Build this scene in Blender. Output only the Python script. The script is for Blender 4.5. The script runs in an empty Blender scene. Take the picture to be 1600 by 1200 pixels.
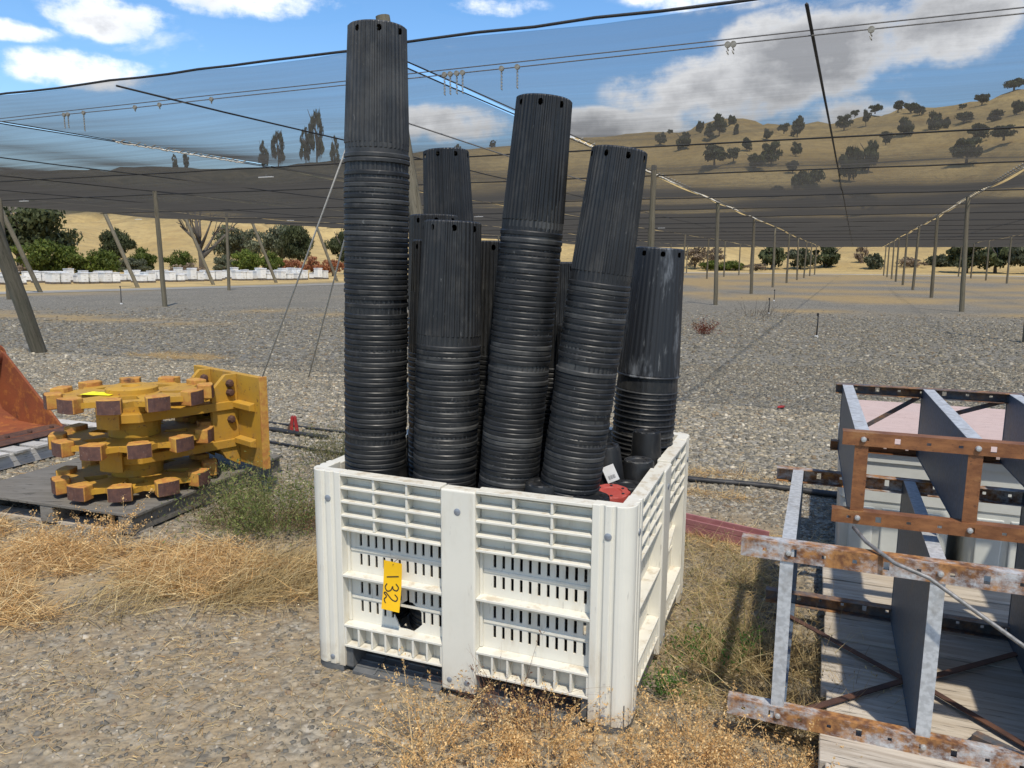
import bpy, bmesh, math, random
import numpy as np
from mathutils import Vector, Matrix, Euler

random.seed(7); rng = np.random.default_rng(11)
R = math.radians
scene = bpy.context.scene
col = scene.collection

# ------------------------------------------------------------------ camera
cam_data = bpy.data.cameras.new('camera'); cam_data.lens = 27.0; cam_data.sensor_width = 36.0
cam_data.clip_start = 0.05; cam_data.clip_end = 9000
cam = bpy.data.objects.new('camera', cam_data); col.objects.link(cam)
cam.matrix_world = Matrix.Translation((0, 0, 1.55)) @ (Matrix.Rotation(R(90 - 9.16), 4, 'X') @ Matrix.Rotation(R(0.382), 4, 'Z'))
scene.camera = cam

# ------------------------------------------------------------------ light
SUN_AZ, SUN_EL = R(168), R(60)        # azimuth clockwise from +Y
sun_dir = Vector((math.sin(SUN_AZ) * math.cos(SUN_EL), math.cos(SUN_AZ) * math.cos(SUN_EL), math.sin(SUN_EL)))
sl = bpy.data.lights.new('sun', 'SUN'); sl.energy = 2.9; sl.angle = R(1.2); sl.color = (1.0, 0.925, 0.80)
so = bpy.data.objects.new('sun', sl); col.objects.link(so); so.rotation_euler = sun_dir.to_track_quat('Z', 'Y').to_euler()
scene.view_settings.view_transform = 'Standard'; scene.view_settings.look = 'None'
scene.view_settings.exposure = 0.6; scene.view_settings.gamma = 1.0; scene.view_settings.use_curve_mapping = False
scene.cycles.max_bounces = 8; scene.cycles.transparent_max_bounces = 24


def sky_world():
    w = bpy.data.worlds.new('World'); scene.world = w; w.use_nodes = True
    nt = w.node_tree; nt.nodes.clear(); N = nt.nodes.new; L = nt.links.new

    def math_(op, a, b=None, c=None, clamp=False):
        n = N('ShaderNodeMath'); n.operation = op; n.use_clamp = clamp
        for i, v in enumerate((a, b, c)):
            if v is None: continue
            if isinstance(v, (int, float)): n.inputs[i].default_value = v
            else: L(v, n.inputs[i])
        return n.outputs[0]
    sky = N('ShaderNodeTexSky'); sky.sky_type = 'NISHITA'; sky.sun_disc = False
    sky.sun_elevation = SUN_EL; sky.sun_rotation = SUN_AZ; sky.altitude = 300; sky.air_density = 1.0; sky.dust_density = 0.8; sky.ozone_density = 2.0
    hsv = N('ShaderNodeHueSaturation'); hsv.inputs['Saturation'].default_value = 1.24; hsv.inputs['Value'].default_value = 1.0
    L(sky.outputs[0], hsv.inputs['Color'])
    tc = N('ShaderNodeTexCoord'); sep = N('ShaderNodeSeparateXYZ'); L(tc.outputs['Generated'], sep.inputs[0])
    x, y, z = sep.outputs
    az = math_('MULTIPLY', math_('ARCTAN2', x, y), 57.2958)
    el = math_('MULTIPLY', math_('ARCSINE', z), 57.2958)
    # cloud field lies on a plane overhead so that it flattens towards the horizon
    zz = math_('ADD', math_('MAXIMUM', z, 0.0), 0.10)
    comb = N('ShaderNodeCombineXYZ'); L(math_('DIVIDE', x, zz), comb.inputs[0]); L(math_('DIVIDE', y, zz), comb.inputs[1])
    n1 = N('ShaderNodeTexNoise'); n1.inputs['Scale'].default_value = 1.35; n1.inputs['Detail'].default_value = 9; n1.inputs['Roughness'].default_value = 0.58
    n1.inputs['Distortion'].default_value = 0.25
    L(comb.outputs[0], n1.inputs['Vector'])
    n3 = N('ShaderNodeTexNoise'); n3.inputs['Scale'].default_value = 9; n3.inputs['Detail'].default_value = 7; n3.inputs['Roughness'].default_value = 0.6
    L(tc.outputs['Generated'], n3.inputs['Vector'])
    mask = math_('MULTIPLY', math_('SUBTRACT', n1.outputs[0], 0.60), 5.0)
    # banks of cloud: azimuth, elevation, half sizes, weight
    banks = [(-26.5, 14.8, 4.6, 2.0, 1.0), (-18.5, 16.6, 8.0, 1.6, 1.05), (-32.5, 13.2, 4.0, 0.8, .9), (-28.3, 11.4, 5.5, 1.4, .85), (-40, 11, 8, 3, .8),
             (-1.5, 17.0, 4.5, .8, .8), (-5.0, 9.4, 6.5, 1.7, .8), (14.0, 11.4, 8.5, 3.0, 1.2), (21.0, 13.4, 9.5, 3.6, 1.35), (27.0, 14.0, 6.0, 2.8, 1.25), (8.0, 9.0, 9, 2.0, 1.1), (24, 9.6, 5.5, 1.8, .8),
             (14, 18.5, 9, 2.6, 1.0), (44, 13, 9, 3.5, 1.0), (75, 14, 14, 4, 1.0), (-70, 13, 14, 4, 1.0), (-110, 16, 18, 6, 1.0), (120, 18, 20, 5, 1.0), (170, 15, 20, 5, 1.0)]
    bank = None
    for a, e, da, de, wt in banks:
        dx = math_('DIVIDE', math_('SUBTRACT', az, a), da); dy = math_('DIVIDE', math_('SUBTRACT', el, e), de)
        q = math_('SUBTRACT', 1.0, math_('ADD', math_('MULTIPLY', dx, dx), math_('MULTIPLY', dy, dy)))
        q = math_('MULTIPLY', math_('MAXIMUM', q, 0.0), wt)
        bank = q if bank is None else math_('MAXIMUM', bank, q)
    n5 = N('ShaderNodeTexNoise'); n5.inputs['Scale'].default_value = 22; n5.inputs['Detail'].default_value = 8; n5.inputs['Roughness'].default_value = 0.62
    mp5 = N('ShaderNodeMapping'); mp5.inputs['Scale'].default_value = (.7, .7, 1.8); L(tc.outputs['Generated'], mp5.inputs[0]); L(mp5.outputs[0], n5.inputs['Vector'])
    det = math_('ADD', math_('MULTIPLY', math_('SUBTRACT', n3.outputs[0], 0.5), 4.2), math_('MULTIPLY', math_('SUBTRACT', n5.outputs[0], 0.5), 2.2))
    fld = math_('ADD', math_('MULTIPLY', bank, 1.55), math_('SUBTRACT', det, 0.42))
    fld = math_('MULTIPLY', fld, math_('MINIMUM', math_('MULTIPLY', bank, 3.0), 1.0))
    cover = math_('MAXIMUM', fld, mask)
    ss = N('ShaderNodeMapRange'); ss.interpolation_type = 'SMOOTHSTEP'; ss.inputs[1].default_value = -0.05; ss.inputs[2].default_value = 1.05
    L(cover, ss.inputs[0])
    # thick parts are grey underneath
    n4 = N('ShaderNodeTexNoise'); n4.inputs['Scale'].default_value = 5.0; n4.inputs['Detail'].default_value = 6; n4.inputs['Roughness'].default_value = 0.55
    mp = N('ShaderNodeMapping'); mp.inputs['Location'].default_value = (0.3, 0.1, 0.12); mp.inputs['Scale'].default_value = (1, 1, 2.2)
    L(tc.outputs['Generated'], mp.inputs[0]); L(mp.outputs[0], n4.inputs['Vector'])
    th = N('ShaderNodeMapRange'); th.inputs[1].default_value = 0.75; th.inputs[2].default_value = 2.0
    L(math_('ADD', cover, math_('MULTIPLY', math_('SUBTRACT', n4.outputs[0], 0.5), 2.6)), th.inputs[0])
    cr = N('ShaderNodeValToRGB'); e0 = cr.color_ramp.elements
    e0[0].position = 0; e0[0].color = (6.3, 6.35, 6.45, 1); e0[1].position = 1; e0[1].color = (2.9, 2.95, 3.1, 1)
    L(th.outputs[0], cr.inputs[0])
    mix = N('ShaderNodeMix'); mix.data_type = 'RGBA'
    L(math_('MULTIPLY', ss.outputs[0], 0.95), mix.inputs['Factor']); L(hsv.outputs[0], mix.inputs['A']); L(cr.outputs[0], mix.inputs['B'])
    bg = N('ShaderNodeBackground'); bg.inputs['Strength'].default_value = 0.132
    L(mix.outputs['Result'], bg.inputs['Color'])
    out = N('ShaderNodeOutputWorld'); L(bg.outputs[0], out.inputs['Surface'])


sky_world()

# ------------------------------------------------------------------ helpers
ORD = ['first', 'second', 'third', 'fourth', 'fifth', 'sixth', 'seventh', 'eighth', 'ninth', 'tenth', 'eleventh', 'twelfth', 'thirteenth', 'fourteenth', 'fifteenth', 'sixteenth', 'seventeenth', 'eighteenth', 'nineteenth', 'twentieth']
TENS = {2: 'twenty', 3: 'thirty', 4: 'forty', 5: 'fifty', 6: 'sixty', 7: 'seventy', 8: 'eighty'}
TENTH = {2: 'twentieth', 3: 'thirtieth', 4: 'fortieth', 5: 'fiftieth', 6: 'sixtieth', 7: 'seventieth', 8: 'eightieth'}


def nth(i):                                   # 1-based
    if i <= 20: return ORD[i - 1]
    t, u = divmod(i, 10)
    return TENTH[t] if u == 0 else TENS[t] + '-' + ORD[u - 1]


def tag(o, label=None, cat=None, group=None, kind=None):
    if label: o['label'] = label
    if cat: o['category'] = cat
    if group: o['group'] = group
    if kind: o['kind'] = kind
    return o


def thing(name, label, cat, loc=(0, 0, 0), rz=0.0, group=None):
    o = bpy.data.objects.new(name, None); col.objects.link(o); o.location = loc; o.rotation_euler = (0, 0, rz)
    o.empty_display_size = 0.1
    return tag(o, label, cat, group)


def link(name, me, parent=None, loc=(0, 0, 0), rot=(0, 0, 0)):
    o = bpy.data.objects.new(name, me); col.objects.link(o); o.location = loc; o.rotation_euler = rot
    if parent is not None: o.parent = parent
    return o


class MB:
    def __init__(s): s.v = []; s.f = []

    def add(s, vs, fs, m=None):
        b = len(s.v)
        s.v += [tuple(m @ Vector(v)) if m is not None else tuple(v) for v in vs]
        s.f += [tuple(i + b for i in f) for f in fs]
        return s

    def box(s, x0, x1, y0, y1, z0, z1, m=None):
        return s.add([(x0, y0, z0), (x1, y0, z0), (x1, y1, z0), (x0, y1, z0), (x0, y0, z1), (x1, y0, z1), (x1, y1, z1), (x0, y1, z1)],
                     [(0, 3, 2, 1), (4, 5, 6, 7), (0, 1, 5, 4), (1, 2, 6, 5), (2, 3, 7, 6), (3, 0, 4, 7)], m)

    def bar(s, p, q, w, t, up=(0, 0, 1)):
        p = Vector(p); q = Vector(q); d = q - p; L = d.length; d.normalize()
        u = Vector(up); a = d.cross(u)
        if a.length < 1e-4: a = d.cross(Vector((1, 0, 0)))
        a.normalize(); b = a.cross(d).normalized()
        m = Matrix((d, a, b)).transposed().to_4x4(); m.translation = p
        return s.box(0, L, -w / 2, w / 2, -t / 2, t / 2, m)

    def prism(s, poly, a0, a1, axis='z', m=None):
        n = len(poly)
        def P(u, v, a): return (u, v, a) if axis == 'z' else ((u, a, v) if axis == 'y' else (a, u, v))
        vs = [P(u, v, a0) for u, v in poly] + [P(u, v, a1) for u, v in poly]
        fs = [tuple(range(n))[::-1], tuple(range(n, 2 * n))] + [(i, (i + 1) % n, n + (i + 1) % n, n + i) for i in range(n)]
        return s.add(vs, fs, m)

    def tube(s, pts, r, n=8, cap=True, m=None):
        pts = [Vector(p) for p in pts]; k = len(pts)
        rs = r if isinstance(r, (list, tuple)) else [r] * k
        vs = []; fs = []
        ref = Vector((0.13, 0.31, 0.94)).normalized()
        for i, p in enumerate(pts):
            d = (pts[min(i + 1, k - 1)] - pts[max(i - 1, 0)])
            d = d.normalized() if d.length > 1e-9 else Vector((0, 0, 1))
            a = d.cross(ref)
            if a.length < .1: a = d.cross(Vector((1, 0, 0)))
            a.normalize(); b = d.cross(a)
            for j in range(n):
                t = 2 * math.pi * j / n
                vs.append(p + (a * math.cos(t) + b * math.sin(t)) * rs[i])
        for i in range(k - 1):
            for j in range(n):
                fs.append((i * n + j, i * n + (j + 1) % n, (i + 1) * n + (j + 1) % n, (i + 1) * n + j))
        if cap: fs += [tuple(range(n))[::-1], tuple(range((k - 1) * n, k * n))]
        return s.add(vs, fs, m)

    def lathe(s, prof, n=32, m=None, cap0=False, cap1=False):
        vs = []; fs = []
        for r, z in prof:
            for j in range(n):
                t = 2 * math.pi * j / n; vs.append((r * math.cos(t), r * math.sin(t), z))
        for i in range(len(prof) - 1):
            for j in range(n):
                fs.append((i * n + j, i * n + (j + 1) % n, (i + 1) * n + (j + 1) % n, (i + 1) * n + j))
        if cap0: fs.append(tuple(range(n))[::-1])
        if cap1: fs.append(tuple(range((len(prof) - 1) * n, len(prof) * n)))
        return s.add(vs, fs, m)

    def plate(s, u0, u1, v0, v1, t0, t1, holes, m=None):
        """a flat plate in u (x), v (z), thickness along y from t0 to t1, with rectangular openings"""
        us = sorted({u0, u1} | {a for h in holes for a in h[:2] if u0 < a < u1}); vs_ = sorted({v0, v1} | {a for h in holes for a in h[2:] if v0 < a < v1})
        nu, nv = len(us), len(vs_)
        solid = [[not any(h[0] <= (us[i] + us[i + 1]) / 2 <= h[1] and h[2] <= (vs_[j] + vs_[j + 1]) / 2 <= h[3] for h in holes) for j in range(nv - 1)] for i in range(nu - 1)]
        V = [(us[i], t, vs_[j]) for t in (t0, t1) for i in range(nu) for j in range(nv)]
        I = lambda i, j, k: k * nu * nv + i * nv + j
        F = []
        for i in range(nu - 1):
            for j in range(nv - 1):
                if not solid[i][j]: continue
                F.append((I(i, j, 0), I(i + 1, j, 0), I(i + 1, j + 1, 0), I(i, j + 1, 0)))
                F.append((I(i, j, 1), I(i, j + 1, 1), I(i + 1, j + 1, 1), I(i + 1, j, 1)))
                for di, dj, e in ((-1, 0, ((i, j), (i, j + 1))), (1, 0, ((i + 1, j + 1), (i + 1, j))), (0, -1, ((i + 1, j), (i, j))), (0, 1, ((i, j + 1), (i + 1, j + 1)))):
                    a, b = i + di, j + dj
                    if 0 <= a < nu - 1 and 0 <= b < nv - 1 and solid[a][b]: continue
                    (p, q), (r_, s_) = e
                    F.append((I(p, q, 0), I(r_, s_, 0), I(r_, s_, 1), I(p, q, 1)))
        return s.add(V, F, m)

    def mesh(s, name, mat, smooth=False):
        me = bpy.data.meshes.new(name); me.from_pydata(s.v, [], s.f); me.update()
        if mat: me.materials.append(mat)
        if smooth:
            me.polygons.foreach_set('use_smooth', [True] * len(me.polygons))
            if smooth != 'all':
                bm = bmesh.new(); bm.from_mesh(me)
                for e in bm.edges:
                    if len(e.link_faces) == 2 and e.calc_face_angle(0) > R(38): e.smooth = False
                bm.to_mesh(me); bm.free()
        return me

    def build(s, name, mat, parent=None, smooth=False, bevel=0, loc=(0, 0, 0), rot=(0, 0, 0), seg=2):
        me = s.mesh(name, mat, smooth)
        if bevel:
            bm = bmesh.new(); bm.from_mesh(me)
            es = [e for e in bm.edges if len(e.link_faces) == 2 and e.calc_face_angle(0) > R(35)]
            bmesh.ops.bevel(bm, geom=es, offset=bevel, segments=seg, affect='EDGES', profile=.5, clamp_overlap=True)
            bm.to_mesh(me); bm.free()
        return link(name, me, parent, loc, rot)


def np_mesh(name, V, F, mat, tint=None, smooth=False):
    """V (n,3), F (m,k) all the same k, tint (n,3) or (n,) colour per vertex"""
    me = bpy.data.meshes.new(name); n, (m, k) = len(V), F.shape
    me.vertices.add(n); me.vertices.foreach_set('co', np.asarray(V, np.float32).ravel())
    me.loops.add(m * k); me.loops.foreach_set('vertex_index', F.astype(np.int32).ravel())
    me.polygons.add(m); me.polygons.foreach_set('loop_start', np.arange(0, m * k, k, dtype=np.int32))
    if smooth: me.polygons.foreach_set('use_smooth', np.ones(m, bool))
    me.update(calc_edges=True)
    if tint is not None:
        a = me.color_attributes.new('tint', 'FLOAT_COLOR', 'POINT')
        c = np.ones((n, 4), np.float32); c[:, :3] = tint if tint.ndim == 2 else tint[:, None]
        a.data.foreach_set('color', c.ravel())
    me.materials.append(mat)
    return me


def copy_tree(o, parent=None):
    c = o.copy(); col.objects.link(c); c.parent = parent
    for ch in list(o.children): copy_tree(ch, c)
    return c


# ------------------------------------------------------------------ materials
class Nodes:
    def __init__(s, name):
        s.m = bpy.data.materials.new(name); s.m.use_nodes = True; s.nt = s.m.node_tree; s.nt.nodes.clear()
        s.out = s.nt.nodes.new('ShaderNodeOutputMaterial')
        s.tc = s.nt.nodes.new('ShaderNodeTexCoord')

    def n(s, t, **kw):
        n = s.nt.nodes.new(t)
        for k, v in kw.items():
            if hasattr(n, k) and k not in ('inputs',): setattr(n, k, v)
        return n

    def link(s, a, b): s.nt.links.new(a, b)

    def inp(s, node, name, v):
        i = node.inputs[name]
        if isinstance(v, bpy.types.NodeSocket): s.link(v, i)
        elif isinstance(v, (tuple, list)) and len(v) == 3 and i.type == 'RGBA': i.default_value = (*v, 1)
        else: i.default_value = v

    def noise(s, scale, detail=5, rough=.55, vec=None, stretch=None, coord='Object', loc=(0, 0, 0)):
        v = vec or s.tc.outputs[coord]
        if stretch or any(loc):
            mp = s.n('ShaderNodeMapping'); mp.inputs['Scale'].default_value = stretch or (1, 1, 1); mp.inputs['Location'].default_value = loc; s.link(v, mp.inputs[0]); v = mp.outputs[0]
        t = s.n('ShaderNodeTexNoise'); t.inputs['Scale'].default_value = scale; t.inputs['Detail'].default_value = detail; t.inputs['Roughness'].default_value = rough
        s.link(v, t.inputs['Vector']); return t.outputs[0]

    def ramp(s, v, a, b, lo=0., hi=1., smooth=True):
        r = s.n('ShaderNodeMapRange')
        if smooth: r.interpolation_type = 'SMOOTHSTEP'
        for i, x in enumerate((a, b, lo, hi)): r.inputs[i + 1].default_value = x
        s.link(v, r.inputs[0]); return r.outputs[0]

    def mix(s, f, a, b, blend='MIX'):
        m = s.n('ShaderNodeMix'); m.data_type = 'RGBA'; m.blend_type = blend
        s.inp(m, 'Factor', f)
        for k, v in (('A', a), ('B', b)):
            i = [q for q in m.inputs if q.name == k and q.type == 'RGBA'][0]
            if isinstance(v, bpy.types.NodeSocket): s.link(v, i)
            else: i.default_value = (*v, 1)
        return [q for q in m.outputs if q.type == 'RGBA'][0]

    def math(s, op, a, b=None, clamp=False):
        m = s.n('ShaderNodeMath'); m.operation = op; m.use_clamp = clamp
        for i, v in enumerate((a, b)):
            if v is None: continue
            if isinstance(v, (int, float)): m.inputs[i].default_value = v
            else: s.link(v, m.inputs[i])
        return m.outputs[0]

    def objrand(s): return s.n('ShaderNodeObjectInfo').outputs['Random']

    def tint(s):
        a = s.n('ShaderNodeVertexColor'); a.layer_name = 'tint'; return a.outputs['Color']

    def bump(s, h, strength=.3, dist=.01):
        b = s.n('ShaderNodeBump'); b.inputs['Strength'].default_value = strength; b.inputs['Distance'].default_value = dist
        s.link(h, b.inputs['Height']); return b.outputs[0]

    def pbr(s, color, rough=.6, metal=0., normal=None, spec=.5):
        p = s.n('ShaderNodeBsdfPrincipled'); s.inp(p, 'Base Color', color); s.inp(p, 'Roughness', rough); s.inp(p, 'Metallic', metal); s.inp(p, 'Specular IOR Level', spec)
        if normal: s.link(normal, p.inputs['Normal'])
        s.link(p.outputs[0], s.out.inputs[0]); return p

    def scale(s, c, f):
        """multiply a colour by a grey factor socket"""
        return s.mix(1.0, c, f, 'MULTIPLY')


def m_simple(name, c1, c2, scale=6, rough=.6, metal=0., a=.35, b=.65, bump=0, bscale=40, spec=.5, stretch=None, rand=.0):
    k = Nodes(name); f = k.ramp(k.noise(scale, 6, .6, stretch=stretch), a, b)
    c = k.mix(f, c1, c2)
    if rand:
        v = k.ramp(k.objrand(), 0, 1, 1 - rand, 1 + rand, False); c = k.scale(c, v)
    nrm = k.bump(k.noise(bscale, 4, .6, stretch=stretch), bump, .01) if bump else None
    k.pbr(c, rough, metal, nrm, spec); return k.m


def m_wood(name, c1, c2, c3, stretch, rand=.15, bump=.5, scale=9):
    k = Nodes(name)
    r = k.objrand()
    off = k.n('ShaderNodeCombineXYZ'); k.link(k.math('MULTIPLY', r, 37.0), off.inputs[0]); k.link(k.math('MULTIPLY', r, 91.0), off.inputs[1])
    va = k.n('ShaderNodeVectorMath'); va.operation = 'ADD'; k.link(k.tc.outputs['Object'], va.inputs[0]); k.link(off.outputs[0], va.inputs[1])
    g = k.noise(scale, 9, .68, vec=va.outputs[0], stretch=stretch)
    big = k.noise(2.5, 4, .6, vec=va.outputs[0])
    crack = k.noise(scale * 2.3, 5, .6, vec=va.outputs[0], stretch=stretch, loc=(3, 5, 1))
    c = k.mix(k.ramp(g, .3, .7), c1, c2)
    c = k.mix(k.ramp(big, .45, .75, 0, .7), c, c3)
    c = k.mix(k.ramp(crack, .61, .66, 0, .75), c, tuple(x * .25 for x in c1))
    c = k.scale(c, k.ramp(r, 0, 1, 1 - rand, 1 + rand, False))
    h = k.math('SUBTRACT', g, k.ramp(crack, .6, .67))
    k.pbr(c, .85, 0, k.bump(h, bump, .006), .25); return k.m


def m_steel(name, rust_lo, rust_hi, galv=(.52, .53, .53), scale=9, metal=.25):
    """galvanised steel that rust has taken in patches"""
    k = Nodes(name)
    f = k.ramp(k.math('ADD', k.math('MULTIPLY', k.noise(scale, 9, .72, stretch=(.6, 1, 1)), .75), k.math('MULTIPLY', k.noise(46, 5, .7), .25)), rust_lo, rust_hi)
    rc = k.mix(k.ramp(k.noise(33, 5, .6), .35, .65), (.13, .055, .025), (.36, .17, .055))
    rc = k.mix(k.ramp(k.noise(9, 4, .6, loc=(4, 1, 2)), .5, .72), rc, (.07, .032, .022))
    gc = k.mix(k.ramp(k.noise(60, 3, .5), .4, .6), galv, tuple(x * .78 for x in galv))
    gc = k.mix(k.ramp(k.noise(14, 5, .6, loc=(2, 8, 3)), .5, .75, 0, .6), gc, (.19, .16, .12))
    inv = k.math('SUBTRACT', 1.0, f)
    k.pbr(k.mix(f, gc, rc), k.ramp(f, 0, 1, .48, .85, False), k.math('MULTIPLY', inv, metal), k.bump(k.noise(120, 4, .6), .25, .003), .4)
    return k.m


M = {}
# white high density plastic of the bin
k = Nodes('bin_plastic')
c = k.mix(k.ramp(k.noise(3, 5, .6), .35, .7), (.675, .645, .55), (.62, .595, .51))
c = k.mix(k.ramp(k.noise(9, 7, .7, stretch=(1.4, 1.4, .35)), .52, .76, 0, .55), c, (.47, .40, .28))
geo = k.n('ShaderNodeNewGeometry'); sn = k.n('ShaderNodeSeparateXYZ'); k.link(geo.outputs['True Normal'], sn.inputs[0])
sp = k.n('ShaderNodeSeparateXYZ'); k.link(k.tc.outputs['Object'], sp.inputs[0])
dirt = k.math('MULTIPLY', k.ramp(sn.outputs[2], .6, .95), k.ramp(k.noise(22, 5, .65),   .5, .68, 0, .6))   # dust lies on ledges
c = k.mix(dirt, c, (.40, .31, .19))
low = k.math('MULTIPLY', k.ramp(sp.outputs[2], .16, .02), k.ramp(k.noise(13, 6, .7), .35, .6, 0, .7))      # splashed soil near the ground
c = k.mix(low, c, (.42, .35, .25))
scr = k.ramp(k.noise(55, 3, .7, stretch=(1, 1, .12)), .665, .71, 0, .45)
c = k.mix(scr, c, (.33, .31, .27))
k.pbr(c, .42, 0, k.bump(k.noise(70, 4, .6), .08, .003), .4)
M['bin'] = k.m
M['rivet'] = m_simple('grey_rivet_metal', (.22, .24, .27), (.30, .32, .34), 60, .45, .3)
M['greyplastic'] = m_simple('grey_pallet_plastic', (.075, .08, .082), (.14, .14, .135), 9, .6, bump=.15, bscale=80)
# black pot plastic with dust and scuffs
k = Nodes('pot_plastic')
rnd = k.objrand()
off = k.n('ShaderNodeCombineXYZ'); k.link(k.math('MULTIPLY', rnd, 53.0), off.inputs[0]); k.link(k.math('MULTIPLY', rnd, 17.0), off.inputs[2])
va = k.n('ShaderNodeVectorMath'); va.operation = 'ADD'; k.link(k.tc.outputs['Object'], va.inputs[0]); k.link(off.outputs[0], va.inputs[1])
c = k.mix(k.ramp(k.noise(4, 5, .6, vec=va.outputs[0]), .35, .7), (.012, .013, .014), (.024, .025, .026))
c = k.mix(k.ramp(k.noise(16, 7, .72, vec=va.outputs[0], stretch=(1, 1, .5)), .46, .74, 0, .55), c, (.095, .09, .08))
c = k.mix(k.math('MULTIPLY', k.ramp(rnd, .72, 1.0), k.ramp(k.noise(7, 6, .7, vec=va.outputs[0]), .35, .7, .1, .75)), c, (.10, .098, .09))
c = k.mix(k.ramp(k.noise(70, 3, .7, vec=va.outputs[0], stretch=(1, 1, .3)), .68, .72, 0, .55), c, (.20, .20, .19))
c = k.scale(c, k.ramp(rnd, 0, 1, .42, .80, False))
k.pbr(c, k.ramp(k.noise(11, 5, .6, vec=va.outputs[0]), .3, .7, .42, .62), 0, k.bump(k.noise(160, 3, .6), .06, .002), .45)
M['pot'] = k.m
k = Nodes('faded_pot_plastic')
c = k.mix(k.ramp(k.noise(5, 6, .7, stretch=(1, 1, .3)), .50, .60, 0, .9), (.016, .018, .021), (.13, .14, .15))
c = k.mix(k.ramp(k.noise(40, 4, .7, stretch=(1, 1, .15)), .60, .70, 0, .5), c, (.22, .23, .23))
k.pbr(c, .5, 0, k.bump(k.noise(160, 3, .6), .06, .002), .45)
M['fadedpot'] = k.m
M['redpot'] = m_simple('red_pot_plastic', (.33, .045, .032), (.42, .085, .062), 14, .6)
M['tag'] = m_simple('yellow_tag_card', (.86, .50, .004), (.83, .46, .006), 12, .55)
M['neon'] = m_simple('bright_yellow_tag_card', (.90, .86, .01), (.86, .80, .01), 12, .55)
M['ink'] = m_simple('black_marker_ink', (.012, .012, .014), (.02, .02, .022), 40, .6)
M['paper'] = m_simple('white_paper_label', (.78, .78, .76), (.70, .70, .68), 30, .6)
M['print'] = m_simple('grey_barcode_print', (.25, .25, .26), (.32, .32, .32), 60, .6)
# yellow machine paint, worn steel
k = Nodes('yellow_machine_paint')
c = k.mix(k.ramp(k.noise(4, 6, .65), .35, .7), (.47, .26, .026), (.39, .215, .036))
c = k.mix(k.ramp(k.noise(14, 7, .7), .52, .72, 0, .6), c, (.34, .22, .085))
c = k.mix(k.ramp(k.noise(27, 6, .7, loc=(3, 3, 1)), .585, .66, 0, .85), c, (.17, .075, .03))
c = k.mix(k.ramp(k.noise(2.2, 6, .7, loc=(9, 3, 1)), .5, .72, 0, .5), c, (.22, .15, .075))
k.pbr(c, .62, 0, k.bump(k.noise(50, 5, .6), .12, .004), .35); M['yellow'] = k.m
k = Nodes('orange_cut_steel')
c = k.mix(k.ramp(k.noise(18, 6, .65), .38, .62), (.50, .275, .055), (.40, .17, .045))
c = k.mix(k.ramp(k.noise(9, 5, .6, loc=(1, 5, 2)), .55, .75), c, (.10, .05, .03))
k.pbr(c, .75, 0, k.bump(k.noise(45, 5, .65), .5, .006), .3); M['lug'] = k.m
k = Nodes('worn_brown_steel')
c = k.mix(k.ramp(k.noise(25, 6, .65), .35, .65), (.095, .050, .042), (.15, .075, .055))
c = k.mix(k.ramp(k.noise(60, 5, .7, loc=(1, 5, 2)), .60, .68, 0, .6), c, (.30, .24, .20))
c = k.mix(k.ramp(k.noise(10, 5, .7, loc=(7, 2, 2)), .66, .70), c, (.45, .20, .03))
k.pbr(c, .6, .25, k.bump(k.noise(60, 5, .65), .35, .004), .4); M['wornsteel'] = k.m
k = Nodes('rusty_bucket_steel')
c = k.mix(k.ramp(k.noise(3, 7, .65), .35, .68), (.26, .075, .028), (.16, .048, .024))
c = k.mix(k.ramp(k.noise(12, 7, .7), .48, .70, 0, .75), c, (.42, .155, .035))
c = k.mix(k.ramp(k.noise(7, 5, .6, loc=(5, 0, 3)), .58, .72, 0, .7), c, (.08, .035, .025))
k.pbr(c, .8, 0, k.bump(k.noise(60, 5, .65), .3, .004), .3); M['rust'] = k.m
M['darkrust'] = m_simple('dark_rust_steel', (.065, .033, .024), (.12, .055, .032), 14, .75, .15, bump=.3, bscale=60)
M['galv'] = m_steel('galvanised_steel', .62, .80)
M['halfrust'] = m_steel('half_rusted_rail_steel', .40, .56)
k = Nodes('copper_rust_rail_steel')
c = k.mix(k.ramp(k.noise(30, 7, .7, stretch=(.4, 1, 1)), .3, .7), (.16, .062, .026), (.33, .14, .052))
c = k.mix(k.ramp(k.noise(11, 6, .7, stretch=(.5, 1, 1), loc=(3, 1, 1)), .55, .75, 0, .8), c, (.42, .23, .085))
c = k.mix(k.ramp(k.noise(90, 3, .6), .62, .70, 0, .6), c, (.07, .03, .02))
k.pbr(c, .5, .35, k.bump(k.noise(120, 4, .6), .25, .003), .5); M['orangerust'] = k.m
M['darkrail'] = m_steel('dark_rail_steel', .38, .66, galv=(.10, .115, .13))
M['bluesteel'] = m_steel('blue_grey_sheet_steel', .64, .74, galv=(.115, .145, .185), metal=.1)
M['bolt'] = m_simple('zinc_bolt', (.55, .55, .53), (.40, .40, .38), 40, .4, .6)
M['greywood'] = m_wood('weathered_grey_plank_wood', (.30, .255, .20), (.48, .43, .355), (.38, .31, .225), (.28, 5, 5))
M['darkwood'] = m_wood('old_dark_plywood', (.135, .125, .105), (.20, .185, .16), (.17, .15, .12), (.5, 4, 4), scale=7)
M['palewood'] = m_wood('pale_pallet_board', (.36, .345, .315), (.48, .46, .42), (.40, .36, .30), (.4, 5, 5))
M['pinkply'] = m_wood('pinkish_plywood', (.40, .295, .26), (.50, .385, .345), (.45, .36, .33), (.5, 9, 9), bump=.1, scale=14)
M['post'] = m_wood('weathered_round_post', (.115, .098, .066), (.21, .185, .135), (.135, .132, .092), (5, 5, .35), scale=8, bump=.6)
M['cable'] = m_simple('black_cable', (.013, .013, .013), (.03, .028, .025), 60, .7)
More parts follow.
